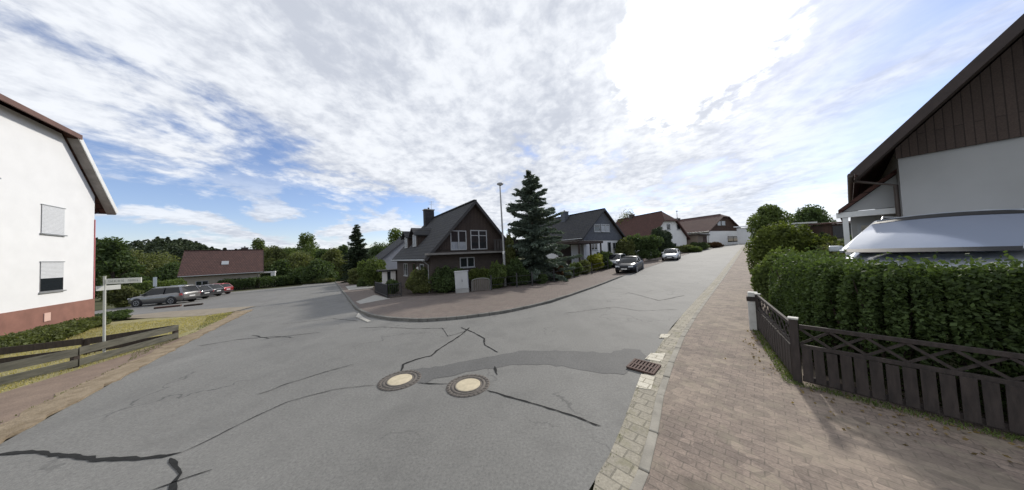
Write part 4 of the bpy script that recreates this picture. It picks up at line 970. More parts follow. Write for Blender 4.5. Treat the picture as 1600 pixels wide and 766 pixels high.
def car(name, label, cat, p, heading, col, kind, group=None, dz=0, tf=T, glass=None):
    g = glass or CARGL; ang = math.atan2(heading[1], heading[0])
    K = {'suv': dict(L=4.6, W=1.86, wr=.36, body=[(-2.28, .45, .95, .74), (-2.20, .32, 1.06, .86), (-1.7, .26, 1.10, .92), (-.6, .24, 1.05, .93), (.6, .24, 1.01, .93), (1.15, .25, 1.02, .92), (1.75, .28, .96, .89), (2.15, .34, .86, .80), (2.29, .46, .70, .66)], gh=(-2.18, -1.95, .28, 1.08), z=(1.04, 1.68), wb=(-1.38, 1.36)),
         'estate': dict(L=4.7, W=1.82, wr=.33, body=[(-2.34, .45, .86, .74), (-2.26, .30, .97, .85), (-1.7, .22, 1.0, .90), (-.6, .2, .96, .91), (.6, .2, .93, .91), (1.15, .21, .91, .90), (1.8, .24, .82, .87), (2.2, .3, .70, .78), (2.34, .42, .58, .64)], gh=(-2.22, -1.78, .15, 1.02), z=(.95, 1.49), wb=(-1.36, 1.40)),
         'hatch': dict(L=4.1, W=1.76, wr=.32, body=[(-2.04, .45, .88, .72), (-1.96, .30, .98, .82), (-1.5, .23, 1.0, .87), (-.5, .21, .97, .88), (.6, .21, .93, .88), (1.05, .22, .91, .87), (1.6, .25, .82, .84), (1.95, .32, .70, .75), (2.05, .44, .58, .62)], gh=(-1.95, -1.52, .0, .98), z=(.95, 1.50), wb=(-1.24, 1.26)),
         'sedan': dict(L=4.6, W=1.82, wr=.33, body=[(-2.28, .45, .88, .72), (-2.20, .30, .99, .84), (-1.6, .22, 1.0, .90), (-.6, .2, .95, .91), (.6, .2, .93, .91), (1.15, .21, .91, .90), (1.75, .24, .83, .87), (2.15, .3, .72, .78), (2.29, .42, .60, .66)], gh=(-1.75, -.95, .15, 1.08), z=(.94, 1.43), wb=(-1.34, 1.38)),
         'van': dict(L=4.9, W=1.92, wr=.34, body=[(-2.44, .45, 1.05, .80), (-2.36, .32, 1.20, .92), (-1.7, .26, 1.22, .96), (-.6, .24, 1.20, .96), (.7, .24, 1.17, .96), (1.35, .25, 1.14, .95), (1.95, .28, 1.02, .92), (2.32, .36, .85, .82), (2.45, .5, .70, .68)], gh=(-2.34, -2.05, .30, 2.02), z=(1.17, 1.90), wb=(-1.5, 1.5))}[kind]
    zt = tf(p[0], p[1]) + dz; t = thing(name, label, cat, (p[0], p[1], zt), ang, group)
    # tilt to the street slope
    hx_, hy_ = math.cos(ang), math.sin(ang); e = 1.4; sl = (tf(p[0] + hx_ * e, p[1] + hy_ * e) - tf(p[0] - hx_ * e, p[1] - hy_ * e)) / (2 * e); t.rotation_euler = (0, -math.atan(sl), ang)
    mb = MB(); rings = []
    for x, zb, zt_, hw_ in K['body']:
        r = [(x, -hw_ * .80, zb), (x, -hw_ * .97, zb + .10), (x, -hw_, zb + (zt_ - zb) * .5), (x, -hw_ * .985, zt_ - .10), (x, -hw_ * .90, zt_), (x, -hw_ * .45, zt_ + .02), (x, hw_ * .45, zt_ + .02), (x, hw_ * .90, zt_), (x, hw_ * .985, zt_ - .10), (x, hw_, zb + (zt_ - zb) * .5), (x, hw_ * .97, zb + .10), (x, hw_ * .80, zb)]
        rings.append(r)
    loft(mb, rings, col)
    xb, xt0, xt1, xw = K['gh']; zb, zr = K['z']; hb = K['W'] / 2 * .90; hr_ = K['W'] / 2 * (.82 if kind == 'van' else .75)
    # roof skin, lightly domed
    rr = []
    for f in (0, .08, .3, .6, .85, 1):
        x = xt0 - .06 + (xt1 + .10 - xt0 + .06) * f; dome = .05 * math.sin(math.pi * min(1, max(0, .1 + f * .8))) ; z = zr - .045 + dome
        bw = lambda y: x + .13 * max(0, f - .5) * 2 * (1 - y * y); rr.append([(x, -hr_, z - .065), (bw(.94), -hr_ * .94, z - .008), (bw(.5), -hr_ * .5, z + .035), (bw(0), 0, z + .05), (bw(.5), hr_ * .5, z + .035), (bw(.94), hr_ * .94, z - .008), (x, hr_, z - .065), (x, 0, z - .06)])
    loft(mb, rr, col)
    zc = zr - .09
    q = lambda x, s, z, w: (x, s * w, z)
    for s in (-1, 1):                                             # pillars
        mb.bar(q(xw, s, zb, hb - .02), q(xt1, s, zc + .02, hr_ - .01), .07, .05, col); mb.bar(q(xb, s, zb, hb - .02), q(xt0, s, zc + .02, hr_ - .02), .16, .05, col)
        mb.bar(q(xt0 + .02, s, zc + .02, hr_ - .005), q(xt1 - .02, s, zc + .02, hr_ - .005), .04, .07, col)
        xm = (xt1 + xt0) / 2 + .12; mb.bar(q(xm, s, zb, hb + .004), q(xm - .03, s, zc, hr_ + .004), .02, .09, BLACKP, (0, s, 0))
        for wx in K['wb']:                                       # dark wheel housings
            c = K['W'] / 2; rw = K['wr'] + .07
            mb.lathe([(.001, s * (c + .004)), (rw, s * (c + .004)), (rw + .012, s * (c - .03))], BLACKP, 24, 'y', (wx, 0, K['wr'] + .02))
        mb.bar((K['wb'][0] + .45, s * (K['W'] / 2 - .02), .27), (K['wb'][1] - .45, s * (K['W'] / 2 - .02), .27), .05, .10, BLACKP)
    mb.build('body', t)
    def pane(nm, pts, off, g=g):
        m2 = MB(); m2.add(pts, [tuple(range(len(pts)))], g); m2.add([tuple(Vector(a) - Vector(off)) for a in pts], [tuple(range(len(pts)))[::-1]], BLACKP); m2.build(nm, t)
    m2 = MB(); NS, NF = 12, 6; gv = lambda s_, f_, o_=0: (xw * (1 - f_) + xt1 * f_ + .04 + .15 * (1 - s_ * s_) + .03 * math.sin(math.pi * f_) + o_, s_ * ((hb - .03) * (1 - f_) + (hr_ - .01) * f_), (zb - .02) * (1 - f_) + (zc + .03) * f_ + .04 * math.sin(math.pi * f_) + .05 * f_ * (1 - s_ * s_) + o_)
    wr_ = lambda f0, f1, mt, o_: m2.add([gv(-1 + 2 * i / NS, f0 + (f1 - f0) * j / NF, o_) for j in range(NF + 1) for i in range(NS + 1)], [(j * (NS + 1) + i, j * (NS + 1) + i + 1, (j + 1) * (NS + 1) + i + 1, (j + 1) * (NS + 1) + i) for j in range(NF) for i in range(NS)], mt, True)
    wr_(0, 1, g, 0); wr_(.0, .08, BLACKP, .006); wr_(.87, 1.0, BLACKP, .006); m2.build('windscreen', t)
    pane('rear_window', [(xb - .01, -hb + .05, zb + .02), (xb - .03, 0, zb + .02), (xb - .01, hb - .05, zb + .02), (xt0 - .03, hr_ - .03, zc + .02), (xt0 - .05, 0, zc + .03), (xt0 - .03, -hr_ + .03, zc + .02)], (-.02, 0, .01))
    for s in (-1, 1):
        pane('side_window', [(xw - .10, s * (hb - .003), zb), (xb + .14, s * (hb - .003), zb), (xt0 + .08, s * (hr_ + .005), zc), (xt1 - .04, s * (hr_ + .005), zc)], (0, s * .02, 0))
        m2 = MB(); m2.box(xw - .28, xw - .12, s * (hb + .04), s * (hb + .20), zb + .0, zb + .13, col); m2.bar((xw - .16, s * (hb - .02), zb + .03), (xw - .18, s * (hb + .06), zb + .05), .04, .04, BLACKP); m2.build('wing_mirror', t, bevel=.03)
        xf = K['body'][-1][0]; zf = K['body'][-2][2]
        m2 = MB(); w1, w2 = K['body'][-2][3], K['body'][-1][3]; m2.hexa([(xf - .03, s * (w2 - .28), zf - .13), (xf + .012, s * (w2 - .28), zf - .13), (xf - .06, s * (w1 - .02), zf - .10), (xf - .22, s * (w1 - .02), zf - .10), (xf - .06, s * (w2 - .28), zf - .02), (xf - .02, s * (w2 - .28), zf - .02), (xf - .10, s * (w1 - .02), zf + .01), (xf - .26, s * (w1 - .02), zf + .01)], LIGHTW); m2.build('headlight', t)
        xr_ = K['body'][0][0]; zl = K['body'][1][2]; wl_ = K['body'][1][3]
        m2 = MB(); m2.hexa([(xr_ - .01, s * (wl_ - .26), zl - .24), (xr_ + .1, s * (wl_ - .26), zl - .24), (xr_ + .26, s * (wl_ + .016), zl - .24), (xr_ + .05, s * (wl_ + .012), zl - .24), (xr_ + .02, s * (wl_ - .26), zl - .06), (xr_ + .12, s * (wl_ - .26), zl - .06), (xr_ + .30, s * (wl_ + .006), zl - .05), (xr_ + .09, s * (wl_ + .0), zl - .05)], LIGHTR); m2.build('tail_light', t)
        for wx in K['wb']:
            w = MB(); r = K['wr']; c = K['W'] / 2 - .20; c0 = s * c; c1 = s * (c + .205)
            w.lathe([(r * .62, c0), (r * .97, c0), (r, c0 + s * .03), (r, c1 - s * .03), (r * .95, c1), (r * .66, c1), (r * .64, c1 - s * .02)], TYRE, 28, 'y', (wx, 0, r)); wo = w.build('wheel', t)
            w = MB(); w.lathe([(r * .66, c1 - s * .012), (r * .60, c1 - s * .008), (r * .56, c1 - s * .05), (.001, c1 - s * .055)], BLACKP, 24, 'y', (wx, 0, r)); w.lathe([(r * .655, c1 - s * .006), (r * .655, c1 + s * .004), (r * .57, c1 + s * .002), (r * .56, c1 - s * .03)], RIM, 28, 'y', (wx, 0, r))
            for k in range(5):
                a = k * 2 * math.pi / 5 + wx; w.bar((wx, c1 - s * .018, r), (wx + math.cos(a) * r * .6, c1 - s * .010, r + math.sin(a) * r * .6), .05, .02, RIM, (math.cos(a + 1.57), 0, math.sin(a + 1.57)))
            w.lathe([(.001, c1), (.05, c1 - s * .002), (.06, c1 - s * .03)], RIM, 14, 'y', (wx, 0, r)); w.build('rim', wo)
    m2 = MB(); xf = K['body'][-1][0]; m2.box(xf - .02, xf + .02, -.52, .52, .36, .50, BLACKP); m2.box(xf - .06, xf + .006, -.40, .40, .53, .62, BLACKP); m2.build('grille', t)
    for x, d in ((xf + .03, 1), (K['body'][0][0] - .012, -1)):
        m2 = MB(); z = .40 if d > 0 else .62; m2.box(x - .01, x + .004, -.26, .26, z, z + .11, PLATE); m2.build('number_plate', t)
    m2 = MB(); xr_ = K['body'][0][0]; m2.box(xr_ - .02, xr_ + .1, -K['W'] * .40, K['W'] * .40, .34, .52, BLACKP); m2.build('bumper', t)
    if kind in ('suv', 'van', 'estate'):
        m2 = MB()
        for s in (-1, 1):
            z = zr + .015; m2.tube([(xt0 + .15, s * hr_ * .92, z - .05), (xt0 + .25, s * hr_ * .92, z + .03), (xt1 - .15, s * hr_ * .92, z + .03), (xt1 - .05, s * hr_ * .92, z - .05)], .02, RIM if kind != 'estate' else BLACKP, 6)
        m2.build('roof_rail', t)
    return t
hd = (-math.cos(R(9)), -math.sin(R(9))); r0 = at(303, 470, 24.2); rv = V2(-2.2, 2.95)
for i, (kind, col, L, lab, off) in enumerate((
        ('suv', paint('paint_grey', (.22, .215, .205), .5, .32), 4.6, 'grey metallic SUV, first in the row of parked cars by the lawn', 0),
        ('estate', paint('paint_black', (.012, .013, .018), .2, .25), 4.7, 'black estate car parked right behind the grey SUV', 1),
        ('hatch', paint('paint_dark', (.03, .032, .036), .4, .28), 4.1, 'dark hatchback parked between the black estate and the red car', 2),
        ('hatch', paint('paint_red', (.26, .012, .018), .2, .28), 4.1, 'red hatchback at the far end of the row of parked cars', 3))):
    rp = V2(r0.x, r0.y) + rv * off; c = rp + V2(*hd) * L / 2
    car('parked_car', lab, 'car', c, hd, col, kind, 'cars parked in a row by the left street').scale = (.95, .95, .97)
c1 = G(958, 424); 
hdr = (-.70, -.714)
f1 = at(975, 420, 23.6); car('parked_car', 'dark blue saloon car facing us at the kerb of the right street', 'car', (f1.x + .70 * 1.6, f1.y + .714 * 1.6), (-.62, -.785), pbr('paint_navy', (.008, .010, .016), .35, .06, 5, 0, 60, 0, .3, .0), 'sedan', 'cars parked along the right street')
f2 = at(1044, 404, 32.5); car('parked_car', 'white saloon car parked farther up the right street behind the dark blue one', 'car', (f2.x + .7 * 1.8, f2.y + .714 * 1.8), (-.62, -.785), paint('paint_white', (.62, .64, .66), .1, .3), 'sedan', 'cars parked along the right street')
f3 = at(962, 405, 31.5); car('parked_car', 'silver car parked in a drive behind the yellow-green shrub', 'car', (f3.x, f3.y), (-.62, -.785), paint('paint_silver', (.28, .30, .32), .3, .45), 'hatch')
# big light car behind the hedge
nose = at(1332, 396, 5.7); vh = V2(-.595, .804)
vz = zat(1332, 396, 5.7)
vh = V2(-.93, -.37); vl = V2(.37, -.93); vc = V2(nose.x, nose.y) + vl * .84 - vh * 2.02
vn = car('parked_van', 'silver-white people carrier standing behind the clipped hedge in front of the boarded gable house', 'van', vc, (vh.x, vh.y), paint('paint_van', (.50, .53, .57), .3, .35), 'van', None, vz - 1.17 - T(vc.x, vc.y), T, glassm('van_glass_painted_sky', (.25, .285, .36), .08, .8)); vn.scale = (1.1, 1.1, 1.04)  # pale blue base colour paints the reflected sky into the glass
# ------------------------------------------------------------------ plants
for px, py, Lb, lab in ((262, 481, 2.2, 'low red-brown timber edging beside the grey SUV'), (302, 478, 1.6, 'short dark beam added for the shadow line at the edge of the gravel strip')):
    Lb *= .6; p = G(px, py); t = thing('timber_and_shadow_strip', lab, 'timber', (p.x, p.y, T(p.x, p.y) + .03), R(38)); mb = MB(); mt = pbr('red_timber', (.10, .055, .042), .9, .25) if Lb > 1.2 else WOODDK  # the short dark strip is an added stand-in for a shadow line
    for k in range(2): mb.bar((-Lb / 2, k * .16, .05), (Lb / 2, k * .16, .05), .14, .12, mt)
    mb.build('beam', t, bevel=.01); m2 = MB()
    for x in (-Lb / 2 + .1, Lb / 2 - .1): m2.box(x - .04, x + .04, -.125, -.072, -.05, .10, WOODDK)
    m2.build('peg', t)
def pxp(px, Y): p = at(px, 400, Y); return V2(p.x, p.y)
def htop(px, py, Y, tf=T): p = at(px, py, Y); return p.z - tf(p.x, p.y)
conifer('spruce_tree', 'tall blue-green spruce standing right of the street lamp on the corner', pxp(833, 22), htop(829, 271, 22), 6.4, L_BLUE, 37, .19, .03, 3.2, ragged=.8, full=.76)
conifer('spruce_tree', 'slender dark spruce beside the far street lamp of the left street', pxp(558, 44), htop(556, 352, 44), 5.2, L_SPRUCE, 32, .24, .02, 1.9)
conifer('spruce_tree', 'small dark conifer among the shrubs right of the street, before the pale shed', pxp(1289, 15), htop(1289, 345, 15, TL), 1.9, L_SPRUCE, 33, .12, .02, 1.2)
bush('large_shrub', 'bright rounded shrub by the left street, before the grey gabled house', 'shrub', pxp(583, 29.5), 3.0, 2.6, htop(583, 403, 29.5), L_MID, .15, 41)
bush('large_shrub', 'low spreading shrub at the foot of the far street lamp', 'shrub', pxp(562, 36), 3.2, 2.4, htop(560, 420, 36), L_OLIVE, .17, 42)
bush('large_shrub', 'small dark shrub on the verge left of the metal railing', 'shrub', G(566, 449), 1.1, 1.0, 1.15, L_DARK, .12, 43)
bush('large_shrub', 'low dark shrub directly behind the metal railing', 'shrub', G(612, 461), 1.3, 1.0, 1.2, L_DARK, .10, 44)
bush('large_shrub', 'yellow-tinged rounded shrub at the left end of the corner hedge', 'shrub', G(655, 462) + V2(-.1, .9), 2.7, 2.0, htop(655, 419, 17), L_OLIVE, .11, 45)
bush('large_shrub', 'broad dark green shrub left of the utility cabinet', 'shrub', G(692, 461) + V2(-.1, .9), 2.9, 1.8, htop(690, 416, 17), L_DARK, .11, 46)
bush('large_shrub', 'tall upright shrub between the arched gate and the street lamp', 'shrub', G(773, 455) + V2(.1, .9), 1.5, 1.3, htop(772, 408, 18), L_MID, .11, 47)
bush('large_shrub', 'dense dark shrub right behind the tall street lamp', 'shrub', G(806, 450) + V2(.1, .8), 1.7, 1.4, htop(806, 402, 19), L_DARK, .11, 48)
bush('large_shrub', 'loose light green shrub behind the arched gate', 'shrub', G(748, 456) + V2(.1, 1.0), 1.9, 1.2, htop(748, 418, 18), L_LIGHT, .12, 51, None, None, 12)
bush('tall_shrub', 'yellowing leafy shrub against the right corner of the brick house', 'shrub', pxp(797, 21), 1.0, .9, htop(795, 362, 21), L_OLIVE, .12, 49)
spec = [(846, 447, .9, .95, L_DARK, 'small dark shrub just right of the second fence post'), (868, 441, 1.3, 1.5, L_RED, 'reddish-brown round shrub behind the garden fence below the spruce'), (884, 438.5, 1.0, .9, L_OLIVE, 'olive low shrub behind the garden fence, right of the reddish one'), (898, 434, 1.4, 1.4, L_MID, 'middle-sized green shrub halfway along the garden fence'), (915, 429, 1.7, 1.5, L_OLIVE, 'olive-green shrub before the dark carport'), (858, 433, 1.1, .7, L_LIGHT, 'light green low plant below the spruce'), (942, 421, 2.2, 2.1, L_DARK, 'dark shrub next to the yellow-green one by the blue car'), (953, 417, 2.0, 2.0, L_MID, 'green shrub behind the dark blue car')]
for i, (px, py, w, h, m, lab) in enumerate(spec): bush('garden_shrub', lab, 'shrub', G(px, py) + V2(.1, .6), w, w * .9, h, m, .11, 60 + i, None, 'shrubs behind the garden fence')
bush('garden_shrub', 'bright yellow-green shrub behind the garden fence near the blue car', 'shrub', G(930, 424) + V2(.2, .7), 1.9, 1.6, htop(935, 399, 23), L_YEL, .12, 75)
bush('large_shrub', 'broad mass of dark bushes behind the white car and slate gable house', 'shrub', pxp(994, 36), 5.6, 3.2, htop(994, 366, 36), L_DARK, .18, 76)
bush('large_shrub', 'olive bush behind the silver car beside the slate gable house', 'shrub', pxp(975, 35), 3.0, 2.4, htop(975, 372, 35), L_OLIVE, .17, 77)
bush('round_bush', 'dark round clipped bush before the white gable of the red-roofed house', 'shrub', pxp(1031, 41), 3.8, 3.6, htop(1031, 355, 41), L_SPRUCE, .15, 78, None, None, 4)
for i, (px, Y, w, h, m) in enumerate(((1075, 46, 3.4, 1.5, L_OLIVE), (1098, 50, 3.6, 1.6, L_DARK), (1118, 54, 3.4, 1.3, L_RED), (1088, 45, 2.2, 1.1, L_MID))):
    bush('front_shrub', ['olive shrub in front of the flat garage, left end', 'dark shrub before the middle of the flat garage', 'reddish shrub between flat garage and boarded gable house', 'small green shrub by the kerb before the flat garage'][i], 'shrub', pxp(px, Y), w, 2, h, m, .2, 80 + i)
# right-hand shrubs along the pavement
PR = lambda px, Y: pxp(px, Y)
bush('tall_shrub', 'tall loose light green shrub overhanging the right pavement', 'shrub', pxp(1224, 11.8), 2.3, 2.2, htop(1214, 350, 11.8), L_LIGHT, .105, 91, None, None, 14)
bush('tall_shrub', 'mid green shrub at the end of the clipped hedge by the white pillar', 'shrub', pxp(1222, 8.8), 1.5, 1.6, htop(1216, 386, 8.8), L_MID, .085, 92, None, None, 12)
bush('tall_shrub', 'light green shrub in the garden behind the hedge, left of the small conifer', 'shrub', pxp(1256, 12.2), 2.3, 2.0, htop(1255, 362, 12.2), L_LIGHT, .11, 93, None, None, 12)
bush('tall_shrub', 'low dark shrub by the porch of the boarded gable house', 'shrub', pxp(1362, 10.5), 3.0, 2.0, htop(1360, 366, 10.5), L_DARK, .11, 94)
bush('tall_shrub', 'olive shrub behind the hedge, right of the small conifer', 'shrub', pxp(1318, 10), 2.6, 2.0, htop(1316, 378, 10), L_OLIVE, .10, 95)
tree('garden_tree', 'broad light green tree beyond the shrubs at the right end of the street', pxp(1206, 42), htop(1206, 322, 42), 6.4, L_MID, .27, 101, 9000, None, .22)
tree('garden_tree', 'rounded dark tree behind the pale shed', pxp(1270, 55), htop(1270, 327, 55), 9.0, L_DARK, .33, 102, 9000, None, .2)
tree('garden_tree', 'loose bare-topped tree behind the slate gable and red-roofed houses', pxp(984, 60), htop(984, 328, 60), 8.5, L_OLIVE, .22, 103, 2600, None, .3, 18, .2)
tree('garden_tree', 'light green tree showing over the roof of the grey gabled house', pxp(619, 48), htop(619, 357, 48), 5.6, L_MID, .26, 104, 5000, None, .3)
# left background trees
rowt = [(176, 38, 372, 6.0, L_DARK, 'tall dark tree touching the corner of the white house'), (205, 58, 396, 9, L_OLIVE, 'olive tree behind the clipped hedge by the white house'), (250, 62, 401, 13, L_OLIVE, 'wide low olive-brown tree left of the brown-roofed house'), (272, 60, 413, 8, L_DARK, 'dark rounded tree close to the left end of the brown roof'),
        (404, 72, 371, 6.5, L_MID, 'tall slim tree rising above the right end of the brown roof'), (428, 60, 386, 8, L_OLIVE, 'pale olive tree just right of the brown roof'), (452, 66, 388, 8.5, L_MID, 'grey-green tree second to the right of the brown roof'), (480, 64, 364, 7.5, L_MID, 'tallest tree at the end of the left street with a ragged light top'), (468, 54, 398, 8, L_OLIVE, 'olive tree in front of the tallest one at the street end'), (505, 60, 390, 7, L_DARK, 'dark tree right of the tallest one at the street end'), (522, 56, 388, 6.5, L_OLIVE, 'olive tree left of the slender dark spruce'), (537, 64, 382, 6, L_DARK, 'dark tree hard against the slender spruce'), (497, 50, 408, 7, L_DARK, 'low dark tree on the bank at the street end'), (440, 50, 408, 6, L_DARK, 'low dark tree by the white pergola'), (592, 60, 384, 8, L_DARK, 'dark tree between the slender spruce and the grey gabled house')]
for i, (px, Y, py, w, m, lab) in enumerate(rowt): tree('background_tree', lab, pxp(px, Y), htop(px, py, Y), w, m, .30, 120 + i, 6500, 'trees behind the left street', .12, 18, .35)
# far wooded hill reading as one mass
rs = np.random.RandomState(77); cl = []; PP = []; UU = []
prof = [(60, 372), (150, 372), (170, 374), (215, 377), (250, 372), (262, 368), (300, 374), (322, 384), (350, 388), (390, 392), (440, 396), (520, 396), (600, 398)]
for i in range(150):
    px = rs.uniform(60, 600); Y = rs.uniform(95, 150); py = np.interp(px, [a for a, b in prof], [b for a, b in prof]) + rs.uniform(-3, 8) + (Y < 115) * rs.uniform(4, 12)
    p = at(px, py, Y); g = T(p.x, p.y); h = p.z - g; con = rs.random() < .55
    w = rs.uniform(3, 4.5) if con else rs.uniform(6, 10)
    n = 700; f = rs.random(n) ** .8; a = rs.random(n) * 6.283
    rad = w * (1 - f) ** .8 * (.5 + .5 * rs.random(n)) + .15 if con else w * .55 * np.sqrt(np.clip(1 - (f * 1.5 - .5) ** 2, .02, 1)) * (.55 + .5 * rs.random(n))
    z = h * (.1 + .9 * f); PP.append(np.stack([p.x + rad * np.cos(a), p.y + rad * np.sin(a), g + z], 1))
fw_ = leafmesh('far_wood', np.concatenate(PP), None, 1.0, .62, leafm('leaf_far', (.055, .074, .048), .35, trans=.2), None, rs); tag(fw_, kind='stuff')
# a low far ridge
mb = MB(); N = 60; vs = []
for i in range(N + 1):
    px = -200 + i * 2000 / N; Y = 420; top = 391 - .042 * (px - 400) + 3 * math.sin(i * .9) + 2 * math.sin(i * .37)
    p = at(px, top if px < 900 else top + 6, Y); vs += [(p.x - 60, p.y - 160, -12), (p.x, p.y, p.z), (p.x + 80, p.y + 260, -14)]
mb.add(vs, [(3 * i + k, 3 * i + 3 + k, 3 * i + 4 + k, 3 * i + 1 + k) for i in range(N) for k in (0, 1)], soil('far_hill', (.055, .075, .045), (.04, .055, .035), .02, .2, 1)); tag(mb.build('hills'), kind='structure')
# hedges at the left
hp = [G(340, 456), G(400, 451), G(440, 447), G(470, 443.5)]
hedge('long_hedge', 'long low dark hedge in front of the brown-roofed house', [(p.x - .2, p.y + .3) for p in hp], 1.9, 1.8, L_DARK, .16, 141, 14000)
pq = pxp(193, 23.5); bush('clipped_bush', 'boxy clipped bush beside the white house, left of the grey SUV', 'shrub', pq, 2.2, 2.2, htop(193, 446, 23.5), L_OLIVE, .13, 142, None, None, 8)
hq = [pxp(212, 30), pxp(262, 33), pxp(282, 36)]
hedge('garden_hedge', 'clipped green hedge behind the row of parked cars', [(p.x, p.y) for p in hq], 1.6, htop(240, 441, 31), L_MID, .15, 143, 9000)
for i, (px, Y, w, h, lab) in enumerate(((122, 11.9, 2.2, .60, 'low spreading green ground shrub at the foot of the white house, middle one'), (70, 9.9, 2.8, .62, 'low spreading green ground shrub at the foot of the white house, largest one'), (10, 8.6, 2.6, .62, 'low spreading green ground shrub by the plinth at the left edge'), (168, 14.6, 2.4, .55, 'low dark ground shrub at the corner of the white house'))):
    bush('ground_shrub', lab, 'shrub', pxp(px, Y), w, w * .55, h, leafm('leaf_ground_shrub', (.10, .12, .05), .4) if i < 3 else L_DARK, .07, 150 + i, 9000, 'low shrubs along the white house', 10, 0, R(120), False)
# hedge plants on the left street's right side
bush('bank_scrub', 'rough pale scrub on the bank where the left street ends', 'shrub', pxp(500, 49), 6, 3, 1.1, L_OLIVE, .2, 160)
# ------------------------------------------------------------------ sun, sky, render
sd = ray(1080, 72).normalized(); el = math.asin(sd.z); az = math.atan2(sd.x, sd.y)
sl = bpy.data.lights.new('sun', 'SUN'); sl.energy = 2.0; sl.angle = R(3); sl.color = (1, .95, .87)
so = bpy.data.objects.new('sun', sl); C.objects.link(so); so.rotation_euler = (-sd).to_track_quat('-Z', 'Y').to_euler(); so.location = (0, 0, 50)
w = bpy.data.worlds.new('World'); SC.world = w; w.use_nodes = True; n = w.node_tree.nodes; l = w.node_tree.links
bg = n['Background']; sky = n.new('ShaderNodeTexSky'); sky.sky_type = 'NISHITA'; sky.sun_disc = False; sky.sun_elevation = el; sky.sun_rotation = az; sky.air_density = 1.0; sky.dust_density = .3; sky.ozone_density = 3.0
l.new(mixc(n, l, 1.0, sky.outputs[0], (1.05, .955, 1.03), 'MULTIPLY'), bg.inputs[0]); bg.inputs[1].default_value = .095
tc = n.new('ShaderNodeTexCoord'); sp = n.new('ShaderNodeSeparateXYZ'); l.new(tc.outputs['Generated'], sp.inputs[0])
m_ = lambda op, a, b=None, c=False: math_(n, l, op, a, b, c)
zc = m_('ADD', m_('MAXIMUM', sp.outputs[2], 0.0), .13)
cb = n.new('ShaderNodeCombineXYZ'); l.new(m_('DIVIDE', sp.outputs[0], zc), cb.inputs[0]); l.new(m_('DIVIDE', sp.outputs[1], zc), cb.inputs[1])
P = cb.outputs[0]
def mp(scale, rot=0, loc=(0, 0, 0)):
    x = n.new('ShaderNodeMapping'); x.inputs['Scale'].default_value = scale; x.inputs['Rotation'].default_value = (0, 0, rot); x.inputs['Location'].default_value = loc; l.new(P, x.inputs[0]); return x.outputs[0]
big = noise(n, l, mp((1, .8, 1), R(20), (3.1, 1.7, 0)), .75, 4, .55, .3)
midn = noise(n, l, mp((1, .75, 1), R(-12), (.4, 2.2, 0)), 1.9, 7, .58, .3)
cell = noise(n, l, mp((1, .9, 1), R(15)), 11, 5, .62, .2)
stre = noise(n, l, mp((1, .22, 1), R(-38), (1.4, 0, 0)), 2.6, 7, .6, .5)
# west to east: closed cloud on the left, thin streaks on the right
side = mrange(n, l, m_('DIVIDE', sp.outputs[0], m_('ADD', m_('ABSOLUTE', sp.outputs[1]), .25)), .55, 1.25, 0, 1, True)
dl = m_('ADD', m_('MULTIPLY', big, .55), m_('ADD', m_('MULTIPLY', midn, .34), m_('MULTIPLY', cell, .11)))
dr = m_('ADD', m_('MULTIPLY', stre, .75), m_('MULTIPLY', big, .25))
# clearer band low over the horizon on the left
low = mrange(n, l, sp.outputs[2], .10, .33, 1, 0, True); left = mrange(n, l, sp.outputs[0], .12, -.55, .15, 1, True)
dl = m_('SUBTRACT', dl, m_('MULTIPLY', m_('MULTIPLY', low, left), .20)); dl = m_('ADD', dl, mrange(n, l, sp.outputs[2], .26, .50, 0, .055, True))
ml = mrange(n, l, dl, .372, .47, 0, 1, True); mr = mrange(n, l, dr, .45, .67, .04, .80, True)
mx_ = n.new('ShaderNodeMix'); l.new(side, mx_.inputs[0]); l.new(ml, mx_.inputs[2]); l.new(mr, mx_.inputs[3]); mask = mx_.outputs[0]
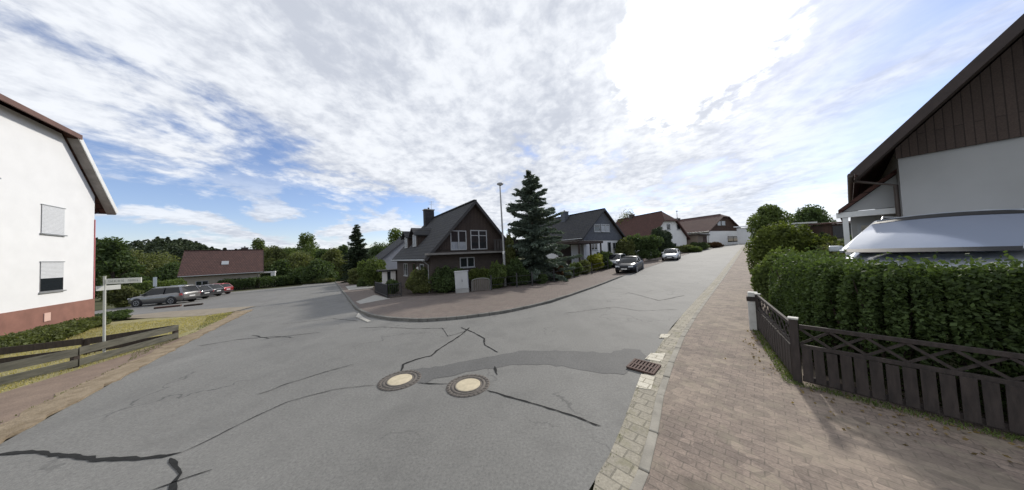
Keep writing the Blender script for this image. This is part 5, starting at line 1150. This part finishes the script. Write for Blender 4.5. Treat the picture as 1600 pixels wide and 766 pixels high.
# cumulus puffs low on the horizon
az_ = n.new('ShaderNodeCombineXYZ'); l.new(m_('ARCTAN2', sp.outputs[0], sp.outputs[1]), az_.inputs[0]); l.new(m_('MULTIPLY', sp.outputs[2], 2.6), az_.inputs[1])
puff = noise(n, l, az_.outputs[0], 5.5, 6, .58, .2)
pm = m_('MULTIPLY', mrange(n, l, puff, .47, .56, 0, 1, True), mrange(n, l, sp.outputs[2], .10, .30, 1, 0, True))
mask = m_('MAXIMUM', mask, m_('MULTIPLY', pm, .92))
shade = m_('ADD', m_('MULTIPLY', midn, .50), m_('ADD', m_('MULTIPLY', cell, .38), m_('MULTIPLY', puff, .12)))
cc = mixc(n, l, mrange(n, l, shade, .38, .60, 0, 1, True), (.375, .40, .455), (.58, .60, .635))
# light scattered by thin cloud round the sun
vs_ = n.new('ShaderNodeVectorMath'); vs_.operation = 'DOT_PRODUCT'; l.new(tc.outputs['Generated'], vs_.inputs[0]); vs_.inputs[1].default_value = sd
dot = m_('MAXIMUM', vs_.outputs['Value'], 0.0)
wob = m_('ADD', dot, m_('MULTIPLY', m_('SUBTRACT', m_('ADD', m_('MULTIPLY', midn, .6), m_('MULTIPLY', cell, .4)), .5), .085))
core = mrange(n, l, wob, .976, .994, 0, 1, True); halo = m_('POWER', dot, 22.0)
glow = m_('ADD', m_('MULTIPLY', core, .9), m_('MULTIPLY', halo, .10))
bgc = n.new('ShaderNodeBackground'); bgc.inputs[1].default_value = 1.0; l.new(cc, bgc.inputs[0])
ms = n.new('ShaderNodeMixShader'); l.new(m_('MAXIMUM', mask, m_('MULTIPLY', core, .9)), ms.inputs[0]); l.new(bg.outputs[0], ms.inputs[1]); l.new(bgc.outputs[0], ms.inputs[2])
bgg = n.new('ShaderNodeBackground'); bgg.inputs[0].default_value = (1, .97, .92, 1); l.new(glow, bgg.inputs[1])
ad = n.new('ShaderNodeAddShader'); l.new(ms.outputs[0], ad.inputs[0]); l.new(bgg.outputs[0], ad.inputs[1]); l.new(ad.outputs[0], n['World Output'].inputs[0])
w.cycles.sampling_method = 'MANUAL'; w.cycles.sample_map_resolution = 512
SC.view_settings.view_transform = 'Standard'; SC.view_settings.look = 'None'; SC.view_settings.exposure = 0.68; SC.view_settings.gamma = 1
SC.render.engine = 'CYCLES'; SC.cycles.use_denoising = True; SC.cycles.max_bounces = 6; SC.cycles.transparent_max_bounces = 4; SC.cycles.sample_clamp_indirect = 6
